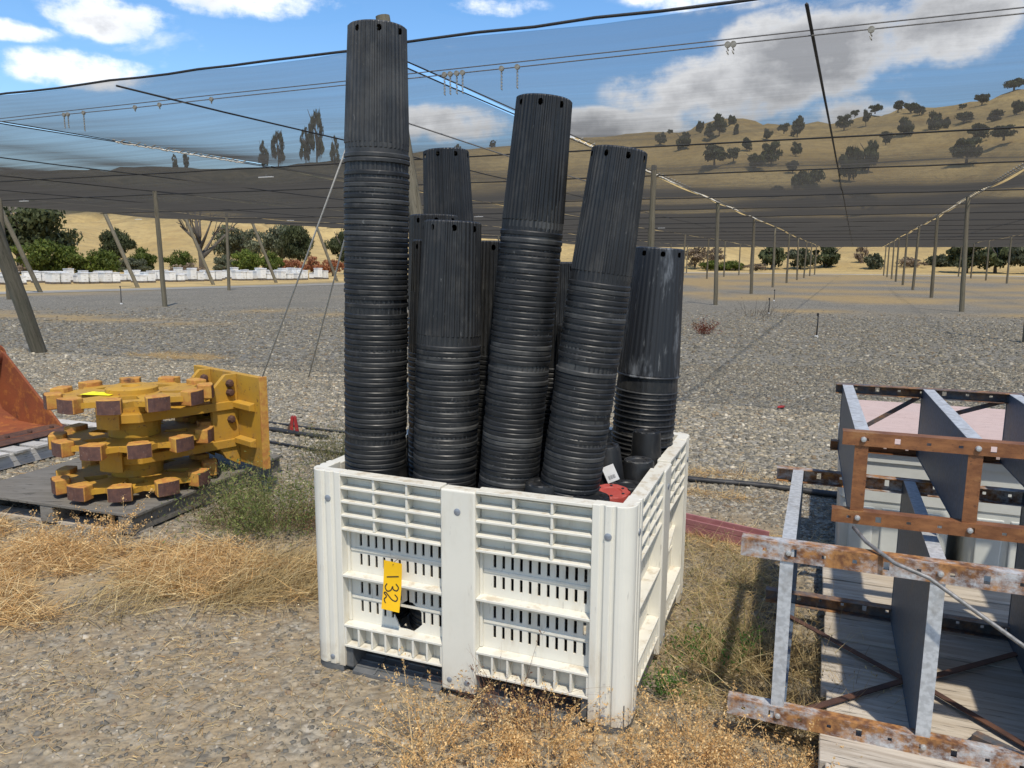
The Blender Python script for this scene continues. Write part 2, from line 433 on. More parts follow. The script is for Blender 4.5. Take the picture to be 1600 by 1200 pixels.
M['wire'] = m_simple('steel_wire', (.16, .155, .145), (.26, .25, .24), 60, .55, .4)
M['palewire'] = m_simple('pale_guy_wire', (.48, .45, .39), (.36, .34, .30), 30, .6)
M['cord'] = m_simple('pale_lashing_cord', (.55, .49, .38), (.70, .66, .56), 20, .8, stretch=(1, 1, 1))
M['hook'] = m_simple('worn_zinc_hook', (.30, .27, .21), (.42, .40, .34), 50, .5, .4)
M['hose'] = m_simple('black_poly_hose', (.012, .012, .013), (.035, .034, .032), 15, .55)
M['redpaint'] = m_simple('red_paint', (.34, .022, .02), (.24, .018, .018), 22, .6)
M['pinkbeam'] = m_simple('faded_red_painted_steel', (.28, .115, .115), (.36, .165, .16), 10, .65, bump=.2)
M['tote'] = m_simple('white_tote_plastic', (.60, .61, .57), (.52, .53, .49), 5, .42)
M['emblem'] = m_simple('olive_emblem_print', (.12, .11, .06), (.17, .155, .09), 30, .6)
M['hive'] = m_simple('white_hive_paint', (.78, .78, .75), (.66, .65, .60), 3, .65, rand=.08)
M['hivelid'] = m_simple('hive_lid_paint', (.70, .71, .72), (.52, .52, .50), 3, .6, rand=.15)
M['hivebase'] = m_simple('hive_pallet_wood', (.10, .085, .065), (.16, .13, .10), 5, .85)


def m_leaf(name, rand=.2, trans=.3, rough=.6):
    k = Nodes(name)
    c = k.tint()
    if rand: c = k.scale(c, k.ramp(k.objrand(), 0, 1, 1 - rand, 1 + rand, False))
    p = k.pbr(c, rough, 0, None, .25)
    t = k.n('ShaderNodeBsdfTranslucent'); k.link(c, t.inputs['Color'])
    mx = k.n('ShaderNodeMixShader'); mx.inputs[0].default_value = trans
    k.link(p.outputs[0], mx.inputs[1]); k.link(t.outputs[0], mx.inputs[2]); k.link(mx.outputs[0], k.out.inputs[0])
    return k.m


M['leaf'] = m_leaf('tree_leaves')
M['straw'] = m_leaf('dry_straw', 0, .42, .7)
M['bark'] = m_simple('tree_bark', (.075, .062, .048), (.14, .12, .095), 3, .9, bump=.5, bscale=8)
k = Nodes('gravel_stone')
c = k.tint(); c = k.mix(k.ramp(k.noise(90, 3, .6), .3, .7, 0, .35), c, (.10, .10, .095))
k.pbr(c, .85, 0, None, .3); M['stone'] = k.m

# ------------------------------------------------------------------ ground
def vnoise(x, y, seed=0):
    """smooth value noise, numpy"""
    r = np.random.default_rng(seed).random((256, 256))
    xi = np.floor(x).astype(int); yi = np.floor(y).astype(int); fx = x - xi; fy = y - yi
    fx = fx * fx * (3 - 2 * fx); fy = fy * fy * (3 - 2 * fy)
    g = lambda a, b: r[a % 256, b % 256]
    return (g(xi, yi) * (1 - fx) + g(xi + 1, yi) * fx) * (1 - fy) + (g(xi, yi + 1) * (1 - fx) + g(xi + 1, yi + 1) * fx) * fy


def fbm(x, y, seed=0, oct=4):
    s = 0; a = .5
    for i in range(oct): s = s + a * vnoise(x * 2 ** i, y * 2 ** i, seed + i); a *= .5
    return s / (1 - .5 ** oct)


ROWA = R(23.8); RX = (math.cos(ROWA), -math.sin(ROWA)); RY = (math.sin(ROWA), math.cos(ROWA))   # across and along the post rows


def grid(lat, s, z=0.0): return (lat * RX[0] + s * RY[0], lat * RX[1] + s * RY[1], z)


def ell(x, y, cx, cy, rx, ry, rot=0):
    c, s = math.cos(R(rot)), math.sin(R(rot)); dx, dy = x - cx, y - cy
    return 1 - ((dx * c + dy * s) / rx) ** 2 - ((-dx * s + dy * c) / ry) ** 2


STRAW = [(-2.25, 3.66, .80, .30, -12), (-1.70, 3.74, .45, .24, 0), (-1.15, 3.50, .50, .22, 10), (-2.45, 3.28, .55, .22, -20), (-.98, 3.75, .35, .30, 0), (-3.1, 3.9, .6, .4, 0)]
DRYPATCH = [(-5.3, 12.1, 1.1, .45, -20), (-13.0, 20.5, 6.5, .8, -22), (-9.0, 18.9, 3, .5, -20), (-4.6, 8.9, 1.5, .35, -10), (6.2, 27.6, 2.0, .5, -20), (12.5, 23.8, 6.5, .55, -14), (16, 30, 10, 1.2, -22), (9, 33, 6, .8, -22), (20, 41, 12, 2.4, -22), (-6.1, 19.6, 1.3, .3, 0)]


def dusty(x, y):
    """how much fine tan soil covers the stones near the bin (0..1)"""
    d = np.zeros_like(x)
    for cx, cy, rx, ry, rot in [(-.75, 2.5, 1.5, .85, 8), (.2, 2.1, 1.2, .5, 0), (-1.4, 3.1, 1.3, .7, 0), (.95, 3.0, .55, 1.0, -20), (-2.6, 3.4, 1.6, .9, -10), (-1.3, 4.2, .9, .6, 0), (1.2, 4.2, .5, .6, 0)]:
        d = np.maximum(d, np.clip(ell(x, y, cx, cy, rx, ry, rot) * 1.5, 0, 1))
    return np.clip(d * 1.0 + (fbm(x * 1.7, y * 1.7, 5) - .5) * 1.1 * (d > 0), 0, 1)


def strawy(x, y):
    d = np.zeros_like(x)
    for e in STRAW: d = np.maximum(d, np.clip(ell(x, y, *e) * 1.6, 0, 1))
    return d


def dry(x, y):
    d = np.zeros_like(x)
    for e in DRYPATCH: d = np.maximum(d, ell(x, y, *e))
    d = np.where(d > 0, np.clip(d * 1.6 + (fbm(x * 1.1, y * 1.1, 9) - .5) * 2.0, 0, 1), 0)
    lat = x * RX[0] + y * RX[1]; s = x * RY[0] + y * RY[1]
    far = np.clip((s - 36) / 30, 0, 1) * (lat > -14)
    band = np.clip((fbm(lat * .10 + 40, s * .42, 21) - .52 + .15 * far) * 7, 0, 1) * (s > 24) * np.clip((s - 24) / 12, 0, 1) * (lat > -20)
    band2 = np.clip((fbm(lat * .09 + 4, s * .5, 23) - .62) * 6, 0, 1) * (s > 15) * (lat < -8) * .8
    return np.clip(np.maximum(np.maximum(d, band), band2), 0, 1)


def beyond(x, y):
    """1 outside the gravel yard, where dry grass grows"""
    lat = x * RX[0] + y * RX[1]; s = x * RY[0] + y * RY[1]
    w = (fbm(x * .3, y * .3, 31) - .5) * 3
    return np.clip(np.maximum(np.maximum((s - 104 + w) / 4, (-lat - 30.5 + w) / 2), 0), 0, 1)


def ground_h(x, y):
    near = np.clip(1 - np.hypot(x, y - 3) / 14, 0, 1)
    return (fbm(x * 1.2, y * 1.2, 3) - .5) * .035 * near


def build_ground():
    def axis(c, fine, half, big):
        a = list(np.arange(c - half, c + half + 1e-6, fine)); st = fine; p = a[-1]; hi = []
        while p < c + big: st *= 1.11; p += st; hi.append(p)
        st = fine; p = a[0]; lo = []
        while p > c - big: st *= 1.11; p -= st; lo.append(p)
        return np.array(lo[::-1] + a + hi)
    xs = axis(0, .075, 4.5, 4200); ys = axis(5.2, .075, 4.6, 4200)
    X, Y = np.meshgrid(xs, ys, indexing='ij'); x = X.ravel(); y = Y.ravel()
    V = np.stack([x, y, ground_h(x, y)], 1)
    nx, ny = len(xs), len(ys); i, j = np.meshgrid(np.arange(nx - 1), np.arange(ny - 1), indexing='ij'); i = i.ravel(); j = j.ravel()
    F = np.stack([i * ny + j, (i + 1) * ny + j, (i + 1) * ny + j + 1, i * ny + j + 1], 1)
    T = np.stack([np.maximum(dusty(x, y), strawy(x, y) * .6), np.maximum(dry(x, y), strawy(x, y) * .45), beyond(x, y)], 1)
    k = Nodes('yard_ground')
    sep = k.n('ShaderNodeSeparateColor'); k.link(k.tint(), sep.inputs[0])
    # stones: two sizes of cells with their own tone
    def cells(scale):
        v = k.n('ShaderNodeTexVoronoi'); v.inputs['Scale'].default_value = scale; k.link(k.tc.outputs['Object'], v.inputs['Vector']); return v
    v1 = cells(24); v2 = cells(47)
    s1 = k.n('ShaderNodeSeparateColor'); k.link(v1.outputs['Color'], s1.inputs[0])
    s2 = k.n('ShaderNodeSeparateColor'); k.link(v2.outputs['Color'], s2.inputs[0])
    stone = k.mix(k.ramp(s1.outputs[0], .1, .9), (.195, .182, .15), (.345, .31, .24))
    stone = k.mix(k.ramp(s2.outputs[0], .72, .95), stone, (.40, .365, .30))
    stone = k.mix(k.ramp(v1.outputs['Distance'], .45, .75, 0, .8), stone, (.095, .088, .073))
    stone = k.mix(k.ramp(k.noise(.5, 5, .6), .42, .65, 0, .45), stone, (.19, .175, .14))
    soil = k.mix(k.ramp(k.noise(14, 8, .7), .35, .65), (.22, .168, .105), (.32, .25, .155))
    soil = k.mix(k.ramp(k.noise(90, 3, .6), .55, .7, 0, .6), soil, (.12, .11, .095))
    grass = k.mix(k.ramp(k.noise(6, 8, .75), .35, .65), (.47, .34, .155), (.35, .235, .105))
    grass = k.mix(k.ramp(k.noise(.7, 6, .7), .5, .7, 0, .5), grass, (.21, .155, .075))
    gold = k.mix(k.ramp(k.noise(.12, 8, .7), .35, .68), (.46, .335, .145), (.34, .24, .10))
    c = k.mix(k.math('MULTIPLY', sep.outputs[0], k.ramp(k.noise(8, 5, .7), .25, .6)), stone, soil)
    c = k.mix(k.math('MULTIPLY', sep.outputs[1], k.ramp(k.noise(9, 6, .75), .3, .55)), c, grass)
    c = k.mix(sep.outputs[2], c, gold)
    hgt = k.math('ADD', k.math('MULTIPLY', v1.outputs['Distance'], -1.0), k.math('MULTIPLY', v2.outputs['Distance'], -.6))
    k.pbr(c, .92, 0, k.bump(hgt, .4, .03), .2)
    o = link('ground', np_mesh('ground', V, F, k.m, T, True)); tag(o, kind='structure')
    # dirt road along the far side of the yard and the one before the hives
    kr = m_simple('pale_dirt_road', (.44, .37, .26), (.52, .45, .33), .6, .95, bump=.2, bscale=6)
    mb = MB()
    for a, b in zip(range(-60, 130, 10), range(-50, 140, 10)):
        n = len(mb.v); f = lambda q: 1.2 * math.sin(q * .07)
        mb.add([grid(a, 106 + f(a), .02), grid(b, 106 + f(b), .02), grid(b, 113 + f(b), .02), grid(a, 113 + f(a), .02)], [(0, 1, 2, 3)])
    tag(mb.build('dirt_road', kr), kind='structure')
    mb = MB()
    P = [(-33, 20.5), (-24.5, 27.5), (-20.6, 33.2), (-15.5, 40.0), (-10, 47.5), (-2, 57)]
    for (ax, ay), (bx, by) in zip(P, P[1:]):
        mb.add([(ax, ay, .012), (bx, by, .012), (bx - 2.0, by + 1.6, .012), (ax - 2.0, ay + 1.6, .012)], [(0, 1, 2, 3)])
    tag(mb.build('dirt_path', m_simple('grey_dirt_path', (.27, .245, .20), (.34, .31, .25), 1.2, .95)), kind='structure')


build_ground()

RIDGE = [(-80, .06), (-41.7, .077), (-33, .093), (-22.1, .104), (-9.3, .126), (-4.7, .138), (-.1, .144), (4.5, .152), (10.8, .159), (15.5, .174), (17.6, .165), (21.7, .164), (25.5, .174), (28.3, .172), (30.4, .176), (32.3, .185), (38.2, .192), (80, .15)]


def ridge(a):
    for (a0, e0), (a1, e1) in zip(RIDGE, RIDGE[1:]):
        if a <= a1:
            t = max(0, (a - a0) / (a1 - a0)); t = t * t * (3 - 2 * t); return e0 + (e1 - e0) * t
    return RIDGE[-1][1]


def hill(a, r):
    H = ridge(a) * 430 + 1.55
    t = min(max((r - 135) / 295, 0), 1)
    z = H * t ** 1.35
    if r > 430: z = H * (1 - .5 * min((r - 430) / 600, 1) ** 1.5)
    return z + t * (1 - t) * 7 * (math.sin(a * .45 + r * .018) + .6 * math.sin(a * .21 - r * .031 + 2))


def build_hills():
    As = np.arange(-100, 100.1, .8); Rs = np.concatenate([np.arange(125, 460, 7), np.arange(460, 1050, 45)])
    V = []
    for a in As:
        for r in Rs: V.append((r * math.sin(R(a)), r * math.cos(R(a)), hill(a, r) - .15))
    nA, nR = len(As), len(Rs); i, j = np.meshgrid(np.arange(nA - 1), np.arange(nR - 1), indexing='ij'); i = i.ravel(); j = j.ravel()
    F = np.stack([i * nR + j, i * nR + j + 1, (i + 1) * nR + j + 1, (i + 1) * nR + j], 1)
    V = np.array(V); V[:, 2] += (fbm(V[:, 0] * .05, V[:, 1] * .05, 77) - .5) * 4.0 * np.clip((np.hypot(V[:, 0], V[:, 1]) - 140) / 80, 0, 1)
    gul = np.abs(fbm(V[:, 0] * .018 + 7, V[:, 1] * .018, 91) - .5) * 2; V[:, 2] -= np.clip(.12 - gul, 0, 1) * 28 * np.clip((np.hypot(V[:, 0], V[:, 1]) - 160) / 80, 0, 1)
    k = Nodes('golden_hill_grass')
    c = k.mix(k.ramp(k.noise(.02, 8, .7), .38, .64), (.47, .345, .15), (.36, .255, .105))
    c = k.mix(k.ramp(k.noise(.25, 8, .8), .42, .68, 0, .85), c, (.25, .185, .09))
    c = k.mix(k.ramp(k.noise(.045, 8, .8, stretch=(1, 1, 2)), .52, .64, 0, .6), c, (.30, .20, .085))
    c = k.mix(k.ramp(k.noise(.05, 6, .7, stretch=(1, 1, 3), loc=(40, 3, 1)), .6, .72, 0, .6), c, (.20, .165, .085))
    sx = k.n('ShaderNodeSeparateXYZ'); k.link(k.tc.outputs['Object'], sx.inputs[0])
    west = k.ramp(k.math('ADD', k.math('DIVIDE', sx.outputs[0], sx.outputs[1]), k.math('MULTIPLY', k.noise(.012, 6, .7), .5)), .32, -.02)     # darker olive brown on the slopes of the hive side
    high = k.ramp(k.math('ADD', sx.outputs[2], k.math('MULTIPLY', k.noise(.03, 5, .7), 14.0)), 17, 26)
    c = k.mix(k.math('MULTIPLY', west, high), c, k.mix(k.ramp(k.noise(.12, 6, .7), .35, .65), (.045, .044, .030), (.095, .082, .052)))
    k.pbr(c, .95, 0, k.bump(k.noise(.4, 6, .7), .6, 1.0), .1)
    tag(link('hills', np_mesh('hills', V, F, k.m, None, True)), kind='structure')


build_hills()

# ------------------------------------------------------------------ trees and shrubs on the far side
def crown_mesh(name, n, clumps, leaf, base, top, seed, flat=.85, spread=1.0, hole=.0):
    """unit crown: x,y in -1..1, z in 0..1, leaf-sized faces gathered in clumps"""
    g = np.random.default_rng(seed)
    cc = []
    while len(cc) < clumps:
        p = g.uniform(-1, 1, 3)
        if p[0] ** 2 + p[1] ** 2 + p[2] ** 2 < 1 and (p[2] > -.75): cc.append(p * np.array([.74, .74, .72]))
    cc = np.array(cc); cr = g.uniform(.17, .36, clumps) * spread
    which = g.integers(0, clumps, n)
    d = g.normal(size=(n, 3)); d /= np.linalg.norm(d, axis=1)[:, None]
    rad = cr[which] * g.uniform(.45, 1.08, n)
    P = cc[which] + d * rad[:, None] * np.array([1, 1, flat])
    P[:, 2] = P[:, 2] * .5 + .5
    sz = leaf * g.uniform(.55, 1.3, n)
    a = g.normal(size=(n, 3)); a /= np.linalg.norm(a, axis=1)[:, None]
    b = np.cross(a, d + g.normal(size=(n, 3)) * .5); b /= np.linalg.norm(b, axis=1)[:, None] + 1e-9
    q = np.stack([P - a * sz[:, None], P + b * sz[:, None] * .55, P + a * sz[:, None], P - b * sz[:, None] * .55], 1)
    q[:, :, 2] = np.clip(q[:, :, 2], 0, 2)
    V = q.reshape(-1, 3); F = np.arange(4 * n).reshape(n, 4)
    t = g.random(n)[:, None]; ct = g.random(clumps)[which][:, None]
    C = np.array(base) * (1 - t) + np.array(top) * t; C = C * (.7 + .6 * ct)
    return np_mesh(name, V, F, M['leaf'], np.repeat(C, 4, 0))


OAK = [crown_mesh('oak_crown', 1700, 24, .10, (.042, .052, .022), (.095, .105, .045), 40 + i) for i in range(4)]
OLIVE = [crown_mesh('olive_crown', 1700, 26, .085, (.055, .065, .034), (.12, .125, .07), 60 + i) for i in range(3)]
GREEN = [crown_mesh('green_bush_crown', 5500, 34, .046, (.055, .085, .012), (.15, .175, .030), 80 + i, spread=1.0) for i in range(3)]
OAKN = [crown_mesh('leafy_oak_crown', 7500, 40, .040, (.036, .046, .018), (.085, .095, .038), 140 + i, spread=.95) for i in range(4)]
OLIVEN = [crown_mesh('willow_crown', 6000, 36, .040, (.075, .085, .045), (.16, .165, .10), 150 + i, spread=.9) for i in range(3)]
BROWN = [crown_mesh('brown_scrub_crown', 1100, 20, .060, (.16, .115, .075), (.28, .21, .14), 95 + i, spread=.9) for i in range(2)]
RED = [crown_mesh('red_scrub_crown', 1500, 22, .065, (.22, .075, .035), (.36, .16, .075), 105 + i) for i in range(2)]
CYP = [crown_mesh('tall_crown', 1400, 24, .075, (.055, .062, .035), (.10, .11, .065), 115 + i, spread=.8) for i in range(2)]


def trunk_mesh(seed, limbs=5, bare=False):
    g = random.Random(seed); mb = MB()
    mb.tube([(0, 0, -.06), (g.uniform(-.03, .03), g.uniform(-.03, .03), .2), (g.uniform(-.06, .06), g.uniform(-.06, .06), .45), (g.uniform(-.1, .1), g.uniform(-.1, .1), .8)], [.085, .065, .05, .02], 7)
    for i in range(limbs):
        a = 2 * math.pi * i / limbs + g.uniform(-.4, .4); z0 = g.uniform(.2, .5); r = g.uniform(.45, .8)
        p = [(0, 0, z0), (.4 * r * math.cos(a), .4 * r * math.sin(a), z0 + .14), (r * math.cos(a), r * math.sin(a), z0 + g.uniform(.25, .45))]
        mb.tube(p, [.04, .026, .010], 5)
        if bare:
            for q in range(5):
                a2 = a + g.uniform(-.9, .9); t = g.uniform(.3, .95); s = Vector(p[1]).lerp(Vector(p[2]), t)
                e = s + Vector((math.cos(a2) * g.uniform(.15, .4), math.sin(a2) * g.uniform(.15, .4), g.uniform(.0, .3)))
                mb.tube([s, s.lerp(e, .5) + Vector((0, 0, .03)), e], [.012, .008, .003], 4)
    return mb.mesh('tree_trunk', M['bark'], 'all')


TRUNK = [trunk_mesh(i) for i in range(3)]; BARE = [trunk_mesh(9 + i, 8, True) for i in range(2)]


def tree(name, label, cat, loc, rad, h, crowns, i, group=None, lift=.12):
    t = thing(name, label, cat, loc, random.uniform(0, 6.28), group)
    tr = link('trunk', TRUNK[i % 3], t); tr.scale = (rad, rad, h)
    cr = link('crown', crowns[i % len(crowns)], t); cr.location.z = h * lift; cr.scale = (rad * random.uniform(.9, 1.1), rad * random.uniform(.9, 1.1), h * (1 - lift))
    return t


def shrub(label, loc, rad, h, crowns, i, group=None):
    t = thing('shrub', label, 'shrub', loc, random.uniform(0, 6.28), group)
    st = link('stem', TRUNK[i % 3], t); st.scale = (rad * .6, rad * .6, h * .7)
    cr = link('foliage', crowns[i % len(crowns)], t); cr.scale = (rad, rad, h)
    return t


HILLTREES = [(70.7, 383.5, 56.3, 3.0, 7.3), (80.9, 413.2, 67.0, 1.6, 2.6), (77.0, 360.9, 51.0, 4.0, 9.2), (90.5, 387.6, 62.6, 2.5, 7.5), (90.0, 366.1, 57.1, 2.9, 8.2), (94.5, 367.0, 58.9, 3.6, 10.7), (105.0, 386.0, 66.3, 2.5, 6.2), (99.3, 356.4, 57.2, 1.7, 5.8), (77.6, 306.3, 39.1, 4.9, 7.9), (83.3, 300.7, 39.3, 2.9, 5.8), (93.1, 317.6, 45.2, 2.3, 6.2), (87.5, 287.0, 34.8, 4.2, 6.6), (94.1, 290.1, 36.4, 3.8, 9.5), (127.9, 377.9, 62.4, 3.1, 5.0), (126.9, 357.1, 56.4, 3.6, 10.7), (108.8, 306.2, 42.0, 2.0, 6.1), (97.3, 276.4, 32.7, 2.3, 4.6), (86.6, 232.4, 20.2, 4.6, 10.1), (82.4, 246.6, 22.6, 2.4, 3.2), (112.1, 352.6, 54.7, 2.3, 5.8), (108.6, 255.9, 27.1, 3.9, 12.2), (120.9, 270.2, 31.5, 3.7, 12.0), (152.8, 369.7, 62.3, 3.7, 7.5), (167.6, 393.8, 72.6, 2.0, 4.0), (160.3, 364.3, 63.5, 1.9, 7.5), (174.2, 386.6, 73.2, 3.3, 4.6), (180.5, 377.0, 72.4, 3.3, 5.2), (182.9, 369.2, 70.3, 3.9, 5.1), (181.1, 357.8, 66.7, 2.5, 5.0), (146.9, 314.4, 47.7, 2.7, 6.0), (156.8, 319.6, 51.1, 3.3, 8.9), (168.6, 320.4, 53.5, 3.4, 9.0), (173.2, 320.2, 54.3, 1.7, 5.7), (181.9, 323.3, 57.6, 3.5, 5.2), (169.1, 290.3, 46.3, 3.7, 6.3), (150.6, 264.1, 35.2, 5.7, 8.5), (186.1, 309.4, 55.5, 3.4, 5.6), (170.1, 277.0, 44.6, 4.6, 5.1), (192.9, 307.5, 57.8, 2.8, 6.8), (207.9, 356.9, 71.8, 3.2, 5.2), (199.6, 357.0, 69.7, 1.9, 2.6), (224.7, 361.9, 79.1, 5.3, 5.3), (91.0, 204.7, 16.1, 5.2, 4.2), (89.3, 220.6, 18.4, 2.2, 4.5)]
HILLTREES.sort(key=lambda q: q[0] / q[1])
for i, (x, y, z, r_, h_) in enumerate(HILLTREES):
    z = hill(math.degrees(math.atan2(x, y)), math.hypot(x, y))
    tree('oak_tree', f'dark oak on the golden hill seen through the shade cloth, {nth(i + 1)} counting rightward', 'tree', (x, y, z - .6), r_ * 1.1, h_ * 1.05, OAK if i % 4 else OLIVE, i, 'oaks dotted over the golden hill', .04)
TALL = [(-169.7, 397.3, 1.8, 9.4), (-164.9, 399.3, 1.8, 10.1), (-129.7, 412.1, 2.9, 16.2), (-122.8, 414.2, 3.2, 21.6), (-109.3, 417.9, 3.2, 21.6), (-103.9, 419.3, 4.0, 31.7), (-89.4, 398.1, 2.7, 17.0), (-29.6, 421.0, 1.8, 5.5), (-11.3, 431.9, 2.5, 5)]
for i, (x, y, r_, h_) in enumerate(TALL):
    z = hill(math.degrees(math.atan2(x, y)), math.hypot(x, y))
    tree('tall_tree', f'tall slim dark tree on the ridge beyond the hives, {nth(i + 1)} counting rightward', 'tree', (x, y, z - 1.5), r_ * 1.25, h_, CYP, i, 'slim trees on the ridge', -.10)

tree('oak_tree', 'big dark round oak behind the beehives beside the slanted post', 'tree', (-45.4, 71.8, 0), 5.6, 7.6, OAKN, 1, None, .05)
shrub('wide yellow-green bush behind the beehives in front of the big dark oak', (-32.6, 54.6, 0), 2.6, 3.1, GREEN, 0)
shrub('lower yellow-green bush behind the beehives, next to the wide one', (-30.0, 55.6, 0), 2.0, 2.3, GREEN, 1)
shrub('small olive bush between the yellow-green bushes and the young oak', (-31.6, 64.5, 0), 1.9, 1.7, OLIVEN, 1)
tree('oak_tree', 'young round oak standing alone before the golden slope behind the hives', 'tree', (-36.3, 71.3, 0), 1.9, 4.5, OAKN, 2)
shrub('bright green low bush behind the tallest of the hive-side posts', (-32.2, 67.6, 0), 1.7, 2.5, GREEN, 2)
shrub('bright green low bush just beyond the hive-side post, its neighbour touching', (-29.6, 68.9, 0), 1.6, 2.4, GREEN, 1)
t = thing('bare_tree', 'bare dark-trunked tree with crooked branches behind the beehives', 'tree', (-29.0, 72.4, 0), .8)
o = link('trunk', BARE[0], t); o.scale = (3.6, 3.6, 7.5)
tree('willow_tree', 'pale grey-green willowy tree behind the hives nearer the bare tree', 'tree', (-28.2, 80.2, 0), 3.2, 5.6, OLIVEN, 0)
tree('willow_tree', 'pale grey-green willowy tree behind the hives farther from the bare tree', 'tree', (-25.1, 84.3, 0), 2.9, 5.9, OLIVEN, 2)
tree('oak_tree', 'dark dense tree behind the grey-green willowy trees and red scrub', 'tree', (-21.2, 77.1, 0), 2.2, 5.4, OAKN, 3)
tree('oak_tree', 'dark dense tree glimpsed just beside the tallest pot stack', 'tree', (-17.3, 80.1, 0), 2.6, 4.9, OAKN, 0)
shrub('green bush in front of the grey-green willowy trees behind hives', (-21.9, 64.2, 0), 1.5, 2.6, GREEN, 0)
shrub('green bush under the grey-green willowy trees beside the red scrub', (-20.2, 65.2, 0), 1.3, 2.2, GREEN, 2)
shrub('grey twiggy bush below the bare tree behind the hives', (-24.6, 66.2, 0), 1.3, 2.0, OLIVEN, 1)
for i, (x, y) in enumerate([(-19.2, 67.3), (-17.7, 68.8), (-16.3, 70.1), (-14.8, 71.2)]):
    shrub(f'reddish dry scrub bush behind the hives, {nth(i + 1)} from the green bush', (x, y, 0), 1.35, 1.9, RED, i, 'reddish scrub behind the hives')
for i, (x, y) in enumerate([(-42, 60), (-38.5, 62), (-26.6, 64.0), (-24, 66.8)]):
    shrub(f'low brown dry scrub behind the hives, {nth(i + 1)} counting rightward', (x, y, 0), 1.9, 1.3, BROWN, i, 'brown scrub behind the hives')
FARMID = [('brown dry thicket', 31.9, 136.3, 3.5, 4.6, BROWN), ('low bright green bush', 37.1, 132.9, 3.4, 2.0, GREEN), ('tall brown dry thicket', 35.8, 140.5, 3.0, 4.6, BROWN), ('dark olive tree', 44.8, 134.7, 2.8, 5.0, OAK), ('grey-green olive tree', 49.6, 134.1, 3.0, 4.5, OLIVE), ('dark leafy tree', 54.2, 134.5, 3.1, 5.0, OAK), ('leafless grey scrub', 61.4, 136.9, 1.6, 5.2, BROWN), ('olive green shrub', 59.8, 128.8, 2.0, 3.6, OLIVE), ('brown low scrub', 66.3, 130.1, 3.4, 2.8, BROWN), ('greyish scrub', 72.4, 131.4, 2.8, 3.4, OLIVE), ('dense green tree', 69.6, 119.2, 3.4, 5.2, OAK), ('spreading green tree', 73.9, 118.9, 3.5, 5.3, OAK), ('broad grey-green tree', 76.0, 114.4, 3.4, 5.2, OLIVE), ('dark broad tree', 81.2, 114.7, 4.1, 5.7, OAK),
          ('low brown weeds', 25, 137, 4, 2, BROWN), ('brown dry brush', 41, 131, 3, 1.5, BROWN), ('pale green bush', 33.4, 131.5, 2.2, 1.9, GREEN)]
FARMID.sort(key=lambda q: q[1] / q[2])
for i, (what, x, y, r_, h_, cr) in enumerate(FARMID):
    lab = f'{what} beyond the far dirt road, {nth(i + 1)} in the line from the pots'
    if 'tree' in what: tree('far_tree', lab, 'tree', (x, y, -.1), r_, h_, cr, i, 'growth beyond the far road', .06)
    else: shrub(lab, (x, y, -.1), r_, h_, cr, i, 'growth beyond the far road')

# ------------------------------------------------------------------ bee hives
def hive_proto():
    body = MB().box(-.21, .21, -.26, .26, .12, .36).box(-.207, .207, -.257, .257, .365, .60)
    body.box(-.06, .06, -.275, -.26, .27, .29).box(-.06, .06, -.272, -.257, .50, .52)
    lid = MB().box(-.225, .225, -.275, .275, .602, .66)
    base = MB().box(-.22, .22, -.30, .27, 0, .115)
    return body.mesh('hive_box', M['hive']), lid.mesh('hive_lid', M['hivelid']), base.mesh('hive_base', M['hivebase'])


HB = hive_proto()
def hive(x, y, rz, label, h):
    t = thing('beehive', label, 'beehive', (x, y, 0), rz, 'white beehives beyond the shade structure')
    b = link('body', HB[0], t); b.scale.z = h
    l = link('lid', HB[1], t); l.location.z = .66 * (h - 1)
    link('base', HB[2], t)


i = 0; p0 = Vector((-30.2, 40.2)); p1 = Vector((-14.2, 60.5)); d = (p1 - p0); Ln = d.length; d.normalize(); nrm = Vector((-d.y, d.x))
for row, (offs, nm) in enumerate(((0.0, 'front'), (3.0, 'middle'), (6.0, 'back'))):
    s = random.uniform(0, .5); i = 0
    while s < Ln:
        for q in range(2):
            for dep in range(2):
                if row and dep: continue
                i += 1
                p = p0 + d * (s + q * .50 + random.uniform(-.03, .03)) + nrm * (offs + dep * .62 + random.uniform(-.1, .1) + .5 * math.sin(s * .5))
                hive(p.x, p.y, math.atan2(d.y, d.x) + random.uniform(-.12, .12), f'white beehive box, {nth(i)} rightward in the {nm} row of hives', random.choice((.75, 1, 1, 1.05, 1.3)))
        s += random.choice((1.25, 1.4, 1.55, 2.2))

# ------------------------------------------------------------------ shade structure
CLOTH_Z = 3.62
CROSS = [6.85, 14.2, 18.9, 25.9, 31.5, 37.0, 43, 49, 55.5, 62, 70, 78, 87, 97, 107, 117]


def sag(lat, s):
    z = CLOTH_Z
    for a, b in zip(CROSS, CROSS[1:]):
        if a <= s <= b: z -= (.05 + .04 * math.sin(a * 3.1 + round(lat / 7.8) * 2.3)) * math.sin(math.pi * (s - a) / (b - a))
    return z + .02 * math.sin(lat * 1.7 + s * .3)


